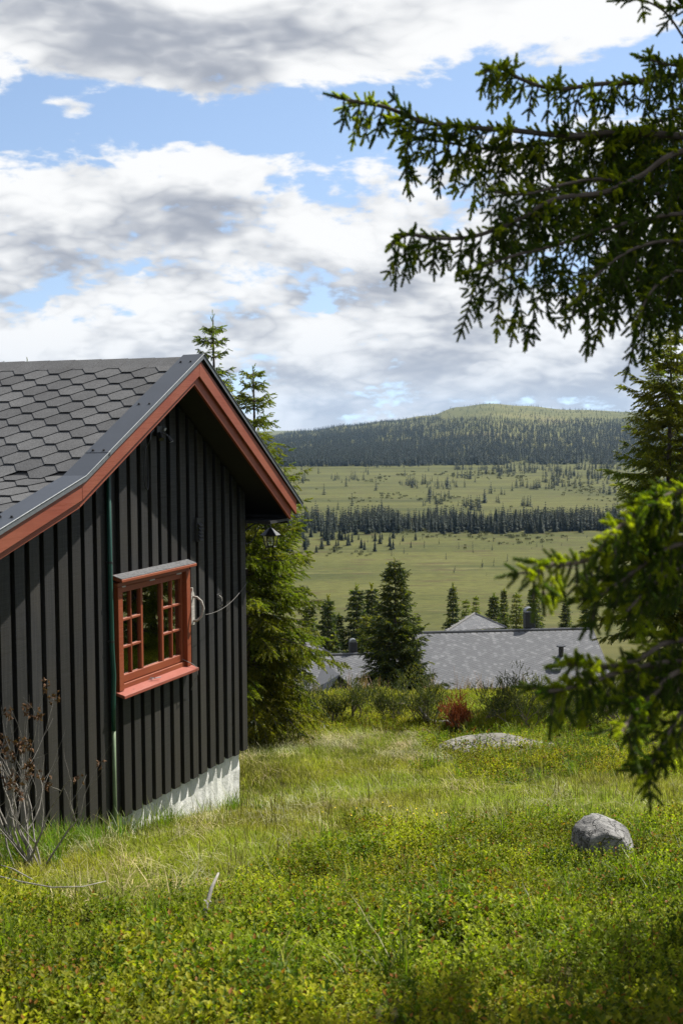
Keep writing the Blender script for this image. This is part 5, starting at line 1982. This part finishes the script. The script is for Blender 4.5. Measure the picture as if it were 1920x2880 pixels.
def near_branch(pts, rad0, hang=(0.10, 0.30), hstep=0.035, start=0.0, new=0.25, seed=0, tipfan=0.35, bare=None, top_shoots=0.5, side=0.10):
    """a branch with hanging twigs; pts in world space from the trunk outwards"""
    r = random.Random(seed)
    poly = catmull([Vector(p) - TREE[1] for p in pts], 7)
    n = len(poly)
    cum = [0.0]
    for a, b_ in zip(poly[:-1], poly[1:]): cum.append(cum[-1] + (b_ - a).length)
    tot = cum[-1]
    wood = MB()
    wood.tube(poly, [rad0 * (1 - 0.85 * c / tot) + 0.002 for c in cum], 7)
    P, Rr, S, K = [], [], [], []

    def pos(s):
        s = max(0, min(tot - 1e-6, s))
        i = int(np.searchsorted(cum, s, side='right') - 1)
        t = (s - cum[i]) / (cum[i + 1] - cum[i])
        return poly[i].lerp(poly[i + 1], t), (poly[i + 1] - poly[i]).normalized()

    def shoot(p, d, sc, young):
        P.append(p); Rr.append(z_to(d, r.uniform(0, 6))); S.append(sc); K.append(1 if r.random() < young else 0)

    def twig(p, d, ln, rad, young, grav, sub_=True):
        m_ = max(2, int(ln / 0.021))
        q = p.copy(); pts_ = [q.copy()]
        dd = d.copy()
        sgn = 1
        for k in range(m_):
            dd = (dd + Vector((r.uniform(-.16, .16), r.uniform(-.16, .16), grav + r.uniform(-.08, .08)))).normalized()
            q = q + dd * ln / m_
            pts_.append(q.copy())
            f_ = (k + 1) / m_
            sd = dd.cross(Vector((r.uniform(-1, 1), r.uniform(-1, 1), r.uniform(-.4, .4))))
            sd = sd.normalized() if sd.length > 1e-4 else Vector((1, 0, 0))
            sgn = -sgn
            if k % 2 == 0: shoot(q - dd * 0.02, dd, r.uniform(0.6, 0.8), young * 0.5)
            if f_ > 0.08:
                shoot(q, (dd * 0.9 + sd * 0.75).normalized(), r.uniform(0.45, 0.85), young * (0.4 + 0.6 * f_))
                if r.random() < 0.8:
                    shoot(q, (dd * 0.8 - sd * 0.75).normalized(), r.uniform(0.5, 0.9), young * (0.4 + 0.6 * f_))
        shoot(q, dd, r.uniform(0.8, 1.05), min(1, young * 1.6))
        if sub_ and ln > 0.09:
            for k in range(int(ln / 0.055)):
                i_ = r.randint(1, max(1, len(pts_) - 3))
                sd = dd.cross(Vector((r.uniform(-1, 1), r.uniform(-1, 1), r.uniform(-.3, .3))))
                if sd.length < 1e-4: continue
                twig(pts_[i_], (dd * 0.7 + sd.normalized() * 0.8 + Vector((0, 0, 0.15))).normalized(), ln * r.uniform(0.2, 0.42), 0.0016, young, -0.06, False)
        wood.tube(pts_[::2] + ([pts_[-1]] if len(pts_) % 2 == 0 else []), rad, 3, cap=False)

    s = min(start, 0.22) * tot
    while s < tot - 0.02:
        f_ = s / tot
        p, tg = pos(s)
        skip = bare and bare[0] < f_ < bare[1]
        if not skip:
            sdv = tg.cross(Vector((0, 0, 1))).normalized()
            ln = r.uniform(*hang) * (0.55 + 0.6 * math.sin(min(1, f_ * 1.15) * math.pi))
            d = (Vector((0, 0, -1)) * r.uniform(0.7, 1.3) + tg * r.uniform(0.1, 0.6) + sdv * r.uniform(-.45, .45)).normalized()
            yg = 0.85 if r.random() < new * 0.8 else 0.06
            twig(p, d, max(0.05, ln), 0.0022, yg, -0.10)
            if r.random() < 0.6:
                sg = r.choice((-1, 1))
                d = (tg * 0.9 + sdv * sg * 0.8 + Vector((0, 0, r.uniform(-.25, .35)))).normalized()
                twig(p, d, side * r.uniform(0.6, 1.5) * (1.3 - 0.7 * f_), 0.0022, 0.9 if r.random() < new * 1.5 else 0.08, -0.03)
            for _ in range(3 if r.random() < top_shoots else 1):
                shoot(p, (tg * 0.8 + Vector((r.uniform(-.5, .5), r.uniform(-.5, .5), r.uniform(0.1, 0.9)))).normalized(), r.uniform(0.6, 0.9), min(1, new * 1.8))
        s += hstep * HS * (2.4 if f_ < start else 1.0) * r.uniform(0.6, 1.5)
    # tip
    p, tg = pos(tot)
    for k in range(5):
        shoot(p - tg * 0.03 * k, (tg + Vector((r.uniform(-.7, .7), r.uniform(-.7, .7), r.uniform(-.3, .6))) * (0.3 + 0.2 * k)).normalized(), r.uniform(0.8, 1.05), 0.85)
    wo = wood.build('branch', MAT['bark'], TREE[0])
    fo = scatter('needles', P, Rr, S, K, [SH_NEAR, SH_NEAR_NEW], wo)
    fo['kind'] = 'stuff'
    return len(P)


def BR(Y0, Y1, px, root_z=None):
    """photograph pixels from the frame edge to the tip, distance going from Y0 to Y1; joined back to the trunk"""
    n = len(px)
    pts = [at_depth(x, y, Y0 + (Y1 - Y0) * i / (n - 1)) for i, (x, y) in enumerate(px)]
    z0 = pts[0].z + (0.15 if root_z is None else root_z)
    T_ = TREE[1]
    return [Vector((T_.x, T_.y, z0)), Vector((T_.x, T_.y, z0)).lerp(pts[0], 0.55) + Vector((0, 0, 0.03))] + pts


cnt = 0
cnt += near_branch(BR(4.5, 3.9, [(1960, 385), (1750, 372), (1600, 382), (1450, 368), (1340, 360), (1200, 345), (1085, 302), (1000, 286), (940, 272)]), 0.022, (0.07, 0.24), 0.019, 0.60, 0.55, 1, bare=(0.45, 0.60))
cnt += near_branch(BR(4.5, 4.15, [(1960, 388), (1750, 380), (1560, 400), (1400, 420), (1250, 400), (1130, 380)]), 0.012, (0.15, 0.40), 0.022, 0.60, 0.18, 12)
cnt += near_branch(BR(4.6, 4.0, [(1960, 210), (1780, 232), (1690, 236), (1560, 250), (1470, 225), (1400, 190), (1356, 206)]), 0.018, (0.06, 0.20), 0.019, 0.50, 0.6, 2)
cnt += near_branch(BR(4.3, 3.8, [(1960, 420), (1800, 495), (1700, 540), (1560, 560), (1450, 620), (1330, 665), (1220, 670), (1145, 660), (1100, 690)]), 0.020, (0.08, 0.28), 0.018, 0.54, 0.42, 3)
cnt += near_branch(BR(4.4, 4.0, [(1960, 560), (1840, 545), (1700, 505), (1600, 515), (1480, 545), (1390, 540)]), 0.014, (0.14, 0.40), 0.019, 0.52, 0.42, 4)
cnt += near_branch(BR(4.2, 3.8, [(1960, 600), (1800, 620), (1680, 650), (1560, 690), (1440, 720), (1330, 760)]), 0.014, (0.18, 0.48), 0.022, 0.54, 0.12, 5)
cnt += near_branch(BR(4.1, 3.8, [(1960, 680), (1850, 680), (1760, 710), (1680, 770), (1620, 840)]), 0.013, (0.16, 0.44), 0.022, 0.56, 0.12, 6)
cnt += near_branch(BR(4.0, 3.8, [(1960, 760), (1890, 770), (1830, 820), (1790, 900)]), 0.012, (0.16, 0.40), 0.022, 0.62, 0.12, 7)
cnt += near_branch(BR(4.7, 4.4, [(1960, 300), (1880, 330), (1780, 370), (1690, 420)]), 0.012, (0.12, 0.36), 0.024, 0.60, 0.20, 14)
cnt += near_branch(BR(4.4, 4.2, [(1960, 190), (1900, 185), (1850, 175), (1795, 158)]), 0.012, (0.08, 0.18), 0.021, 0.62, 0.5, 8)
cnt += near_branch(BR(4.3, 4.2, [(1965, 130), (1925, 110), (1890, 60), (1850, 20), (1780, -10)]), 0.009, (0.04, 0.09), 0.09, 0.60, 0.2, 9, bare=(0.66, 0.97))
cnt += near_branch(BR(4.3, 4.2, [(1960, 30), (1930, 20), (1900, -10), (1870, -60)]), 0.009, (0.06, 0.14), 0.025, 0.60, 0.3, 10)
# a younger spruce closer by: its low skirt hangs in at the lower right
LOW_BASE = Vector((1.95, 3.05, 0)); LOW_BASE.z = H(1.95, 3.05)
low_tree = empty('spruce_tree', LOW_BASE)
tag(low_tree, 'dark spruce skirt close to the camera at the lower right edge', 'tree')
tk = MB()
tk.tube([(0.02 * math.sin(q * 7), 0.0, 3.0 * q - 0.2) for q in (0, .2, .5, .8, 1)], [0.07, 0.06, 0.045, 0.025, 0.006], 10)
tk.build('trunk', MAT['bark'], low_tree, smooth=True)
TREE[:] = [low_tree, LOW_BASE]
cnt += near_branch(BR(2.9, 2.55, [(2040, 1440), (1850, 1455), (1750, 1520), (1660, 1570), (1595, 1585), (1535, 1592), (1484, 1636)], 0.2), 0.016, (0.03, 0.10), 0.012, 0.50, 0.38, 21, side=0.06)
cnt += near_branch(BR(2.9, 2.65, [(2040, 1350), (1900, 1385), (1820, 1420), (1740, 1480), (1690, 1510)], 0.2), 0.014, (0.05, 0.12), 0.013, 0.50, 0.38, 22, side=0.07)
cnt += near_branch(BR(2.9, 2.7, [(2040, 1500), (1880, 1540), (1790, 1600), (1720, 1650), (1660, 1690)], 0.2), 0.012, (0.06, 0.14), 0.016, 0.50, 0.14, 23, side=0.07)
cnt += near_branch(BR(2.95, 2.75, [(2040, 1560), (1900, 1600), (1820, 1660), (1760, 1720)], 0.2), 0.012, (0.06, 0.13), 0.017, 0.50, 0.12, 28, side=0.07)
cnt += near_branch(BR(2.9, 2.6, [(2040, 1780), (1880, 1805), (1800, 1850), (1720, 1872), (1650, 1870), (1592, 1866)], 0.2), 0.013, (0.05, 0.10), 0.016, 0.50, 0.42, 24, side=0.06)
cnt += near_branch(BR(2.9, 2.55, [(2040, 1840), (1850, 1865), (1740, 1890), (1640, 1925), (1540, 1945)], 0.2), 0.012, (0.05, 0.11), 0.016, 0.50, 0.38, 25, side=0.06)
cnt += near_branch(BR(2.85, 2.55, [(2040, 1860), (1900, 1892), (1840, 1950), (1780, 2010), (1745, 2060)], 0.2), 0.014, (0.05, 0.11), 0.015, 0.50, 0.14, 26, side=0.06)
cnt += near_branch(BR(2.85, 2.6, [(2040, 1960), (1930, 1990), (1880, 2060), (1840, 2130), (1812, 2180)], 0.2), 0.011, (0.04, 0.09), 0.016, 0.55, 0.18, 27, side=0.05)
for i in range(9):
    b0 = LOW_BASE + Vector((0, 0, 0.5 + 0.27 * i))
    for k in range(7):
        az = nr.uniform(0, 6.283)
        lim = 0.95 * (1 - i / 11)
        while lim > 0.2 and LOW_BASE.x + math.cos(az) * lim < 0.285 * max(0.3, LOW_BASE.y + math.sin(az) * lim) + 0.2: lim -= 0.06
        if lim < 0.3: continue
        near_branch([b0, b0 + Vector((math.cos(az) * lim * .5, math.sin(az) * lim * .5, 0)), b0 + Vector((math.cos(az) * lim, math.sin(az) * lim, -0.12 * lim))], 0.010, (0.06, 0.15), 0.03, 0.25, 0.2, 500 + i * 7 + k)
TREE[:] = [near_tree, NEAR_BASE]
# the rest of the crown, out of the picture
gn = 0
for i in range(30):
    zz = 0.5 + 7.3 * i / 30
    for k in range(5):
        az = nr.uniform(0, 6.283)
        L_ = (2.1 * (1 - zz / 8.6) ** 0.6 + 0.2) * nr.uniform(0.8, 1.1)
        dx_, dy_ = math.cos(az), math.sin(az)
        lim = L_
        while lim > 0.25:
            ex, ey = NEAR_BASE.x + dx_ * lim, NEAR_BASE.y + dy_ * lim
            if ex > 0.285 * max(ey, 0.1) + 0.36 or ey < 0.8: break
            lim -= 0.08
        if lim < 0.45: continue
        b0 = NEAR_BASE + Vector((0, 0, zz + nr.uniform(-0.1, 0.1)))
        gn += near_branch([b0, b0 + Vector((dx_ * lim * .35, dy_ * lim * .35, 0.03)), b0 + Vector((dx_ * lim * .7, dy_ * lim * .7, -0.10 * lim)), b0 + Vector((dx_ * lim, dy_ * lim, -0.18 * lim))],
                          0.014, (0.10, 0.30), 0.026, 0.25, 0.2, 200 + i * 5 + k, top_shoots=0.6, side=0.16)
print('near shoots', cnt, gn)

# ================================================================ far spruces on the bog and the hill
def conifer(name, seed, tiers, width, hgt=1.0, ragged=0.3, blades=8, lo=0.06):
    """small distant spruce of unit height: trunk and tiers of drooping boughs"""
    r = random.Random(seed)
    b = MB(); mi = []
    b.tube([(0, 0, -0.03), (0, 0, 0.5), (0, 0, 0.97)], [0.014, 0.010, 0.003], 4)
    mi += [1] * len(b.f)
    for i in range(tiers):
        t = i / tiers
        z = lo + (1 - lo) * t
        rr = width * (1 - t) ** 0.85 * r.uniform(1 - ragged, 1 + ragged) + 0.012
        a0 = r.uniform(0, 6.283)
        for k in range(blades):
            a = a0 + (k + r.uniform(-.25, .25)) * 6.283 / blades
            l_ = rr * r.uniform(1 - ragged, 1 + ragged)
            w = 0.65 * l_ * 3.14 / blades + 0.006
            c, s_ = math.cos(a), math.sin(a)
            dz = -0.35 * l_ + r.uniform(-.01, .01)
            b.add([(0, 0, z + 0.045), (c * l_ * .6 - s_ * w, s_ * l_ * .6 + c * w, z + dz * .4), (c * l_, s_ * l_, z + dz), (c * l_ * .6 + s_ * w, s_ * l_ * .6 - c * w, z + dz * .4)], [(0, 1, 2, 3)])
            mi += [0]
    me = bpy.data.meshes.new(name)
    me.from_pydata(b.v, [], b.f)
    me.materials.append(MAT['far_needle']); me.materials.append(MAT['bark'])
    me.polygons.foreach_set('material_index', np.array(mi, dtype=np.int32))
    return me


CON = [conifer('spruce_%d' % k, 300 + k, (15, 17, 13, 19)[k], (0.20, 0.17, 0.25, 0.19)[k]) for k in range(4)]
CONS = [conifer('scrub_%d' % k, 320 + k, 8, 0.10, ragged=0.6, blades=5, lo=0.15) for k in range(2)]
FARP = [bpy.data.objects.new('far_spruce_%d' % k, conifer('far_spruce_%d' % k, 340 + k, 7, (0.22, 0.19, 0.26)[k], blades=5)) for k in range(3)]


def far_pt(px, Y):
    x = (px - 960) / FPX * Y
    return x, Y, H(x, Y)


indiv = []
fr = random.Random(9)
# dense tree line across the bog
for i in range(190):
    px = fr.uniform(700, 1990)
    Y = fr.uniform(516, 560) if px > 1000 else fr.uniform(490, 565)
    indiv.append((px, Y, fr.uniform(4.5, 8.8) * (1.0 if px > 1000 else 0.8), 'line'))
for i in range(46):
    px = fr.uniform(740, 1180); Y = fr.uniform(445, 505)
    indiv.append((px, Y, fr.uniform(2.2, 5.2), 'front'))
for i in range(34):
    px = fr.uniform(1000, 1700); Y = fr.uniform(430, 500)
    indiv.append((px, Y, fr.uniform(0.8, 3.2), 'scrub'))
for i in range(12):
    px = fr.uniform(1230, 1640); Y = fr.uniform(360, 440)
    indiv.append((px, Y, fr.uniform(1.0, 3.0), 'scrub'))
LAB = {'line': ('dark spruce in the dense tree line across the middle of the bog', 'spruces of the tree line'),
       'front': ('lighter small spruce standing in front of the tree line at left', 'spruces before the tree line'),
       'scrub': ('thin stunted tree standing alone on the open bog', 'stunted trees on the bog')}
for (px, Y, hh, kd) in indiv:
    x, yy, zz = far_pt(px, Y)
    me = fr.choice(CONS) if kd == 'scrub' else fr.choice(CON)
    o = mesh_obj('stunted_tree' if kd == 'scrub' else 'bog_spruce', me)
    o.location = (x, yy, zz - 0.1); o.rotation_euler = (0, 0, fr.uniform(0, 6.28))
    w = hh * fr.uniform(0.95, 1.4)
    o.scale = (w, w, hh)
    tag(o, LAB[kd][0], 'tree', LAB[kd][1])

# depth of the tree line behind the trees picked out above
n = 2200
px = rng.uniform(560, 2150, n); Y = rng.uniform(526, 590, n)
keep = rng.random(n) < np.interp(px, [560, 900, 1050, 2150], [0.45, 0.55, 1.0, 1.0])
px, Y = px[keep], Y[keep]
x = (px - 960) / FPX * Y
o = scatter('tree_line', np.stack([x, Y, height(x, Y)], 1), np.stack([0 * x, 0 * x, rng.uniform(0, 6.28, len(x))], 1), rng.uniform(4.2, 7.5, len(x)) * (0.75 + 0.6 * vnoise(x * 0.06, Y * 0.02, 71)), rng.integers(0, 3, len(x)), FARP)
tag(o, 'dense dark spruces in the depth of the tree line across the bog', 'trees', kind='stuff')

# low birch and willow scrub that mottles the bog
MAT['scrub'] = leaf_mat('bog scrub', (0.030, 0.036, 0.008), (0.066, 0.066, 0.014), 0.2, 0.7, 0.1)
SCB = [bilberry_proto('scrub_bush_%d' % k, MAT['scrub'], 700 + k, 14, 0.8, 0.22, 0.5) for k in range(2)]
n = 5200
px = rng.uniform(500, 2200, n); Y = 430 * (1150 / 430) ** rng.random(n)
x = (px - 960) / FPX * Y
kp = vnoise(x * 0.03, Y * 0.012, 61) * 0.6 + vnoise(x * 0.11, Y * 0.05, 62) * 0.4 > 0.58
x, Y = x[kp], Y[kp]
o = scatter('bog_scrub', np.stack([x, Y, height(x, Y)], 1), np.stack([0 * x, 0 * x, rng.uniform(0, 6.28, len(x))], 1), rng.uniform(0.4, 1.5, len(x)) * np.interp(Y, [285, 600, 1150], [0.7, 1.2, 1.8]), rng.integers(0, 2, len(x)), SCB)
tag(o, 'low brownish scrub scattered over the bog', 'scrub', kind='stuff')

# scattered clumps behind the line and the forest of the hill
n = 5200
px = rng.uniform(560, 2150, n); Y = rng.uniform(600, 1330, n)
x = (px - 960) / FPX * Y
cl_ = vnoise(x * 0.020, Y * 0.010, 41) * 0.55 + vnoise(x * 0.07, Y * 0.035, 42) * 0.45
thr = np.interp(px, [560, 900, 1200, 1600, 2150], [0.72, 0.70, 0.63, 0.58, 0.55]) + np.interp(Y, [600, 650, 720, 1330], [-0.12, 0.04, 0.03, -0.02])
k_ = cl_ > thr
extra = (rng.random(n) < 0.012)
k_ |= extra
xs, ys = x[k_], Y[k_]
sz = rng.uniform(3.0, 8.5, len(xs))
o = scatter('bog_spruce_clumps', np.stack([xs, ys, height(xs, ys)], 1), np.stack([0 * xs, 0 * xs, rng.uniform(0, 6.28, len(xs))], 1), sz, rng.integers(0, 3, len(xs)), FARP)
tag(o, 'scattered clumps of dark spruces on the far bog', 'trees', kind='stuff')

n = 52000
Y = 1300 * (3250 / 1300) ** rng.random(n)
px = rng.uniform(300, 2500, n)
x = (px - 960) / FPX * Y
zz = height(x, Y)
ppx, ppy = photo_xy(x, Y, zz)
low = np.interp(ppx, [300, 735, 1000, 1200, 1400, 1600, 1800, 2500], [1345, 1335, 1325, 1300, 1285, 1330, 1340, 1340])     # lower edge of the closed forest
top = np.interp(ppx, [300, 735, 1000, 1206, 1350, 1500, 1650, 1800, 2500], [1200, 1200, 1190, 1177, 1178, 1186, 1182, 1188, 1190])
nz = vnoise(x * 0.008, Y * 0.006, 51)
nf = vnoise(x * 0.03, Y * 0.02, 52)
prob = np.where((ppy < low + 22 * (nz - .5)) & (ppy > top + 14 * (nz - .5)), np.clip(1.35 - 1.2 * (0.6 * vnoise(x * 0.0035, Y * 0.003, 55) + 0.4 * nf), 0.2, 1.0), 0.0)
prob = np.where((ppy >= low + 22 * (nz - .5)), 0.10 + 0.65 * ((nz * .6 + nf * .4) > 0.56) * (ppx > 1150), prob)
prob = np.where(ppy <= top + 14 * (nz - .5), 0.05 + 0.12 * (nf > 0.6), prob)
prob = np.where((Y > 3130) & (ppx < 1215), 0.22, prob)
k_ = rng.random(n) < prob
x, Y = x[k_], Y[k_]
sz = rng.uniform(6.0, 12.0, len(x)) * np.interp(photo_xy(x, Y, height(x, Y))[1], [1140, 1190, 1220], [0.55, 0.75, 1.0])
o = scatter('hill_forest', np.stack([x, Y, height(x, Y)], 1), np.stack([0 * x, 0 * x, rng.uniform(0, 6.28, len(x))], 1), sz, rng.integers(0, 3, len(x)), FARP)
tag(o, 'dark spruce forest covering the slopes of the far hill', 'forest', kind='stuff')
print('hill trees', len(x))

# ================================================================ air
hz = MB()
hz.box((-5600, -80, -60), (5600, 7100, 125))
hm = bpy.data.materials.new('clear mountain air')
hm.use_nodes = True
ht = NT(hm.node_tree); ht.n.clear()
ho = ht.node('ShaderNodeOutputMaterial')
hv = ht.node('ShaderNodeVolumePrincipled')
hv.inputs['Color'].default_value = (0.45, 0.68, 1.0, 1)
hv.inputs['Density'].default_value = 0.000038
hv.inputs['Anisotropy'].default_value = 0.2
ht.l.new(hv.outputs[0], ho.inputs['Volume'])
haze = hz.build('haze', hm)
tag(haze, 'thin bluish air over the valley', 'haze', kind='stuff')
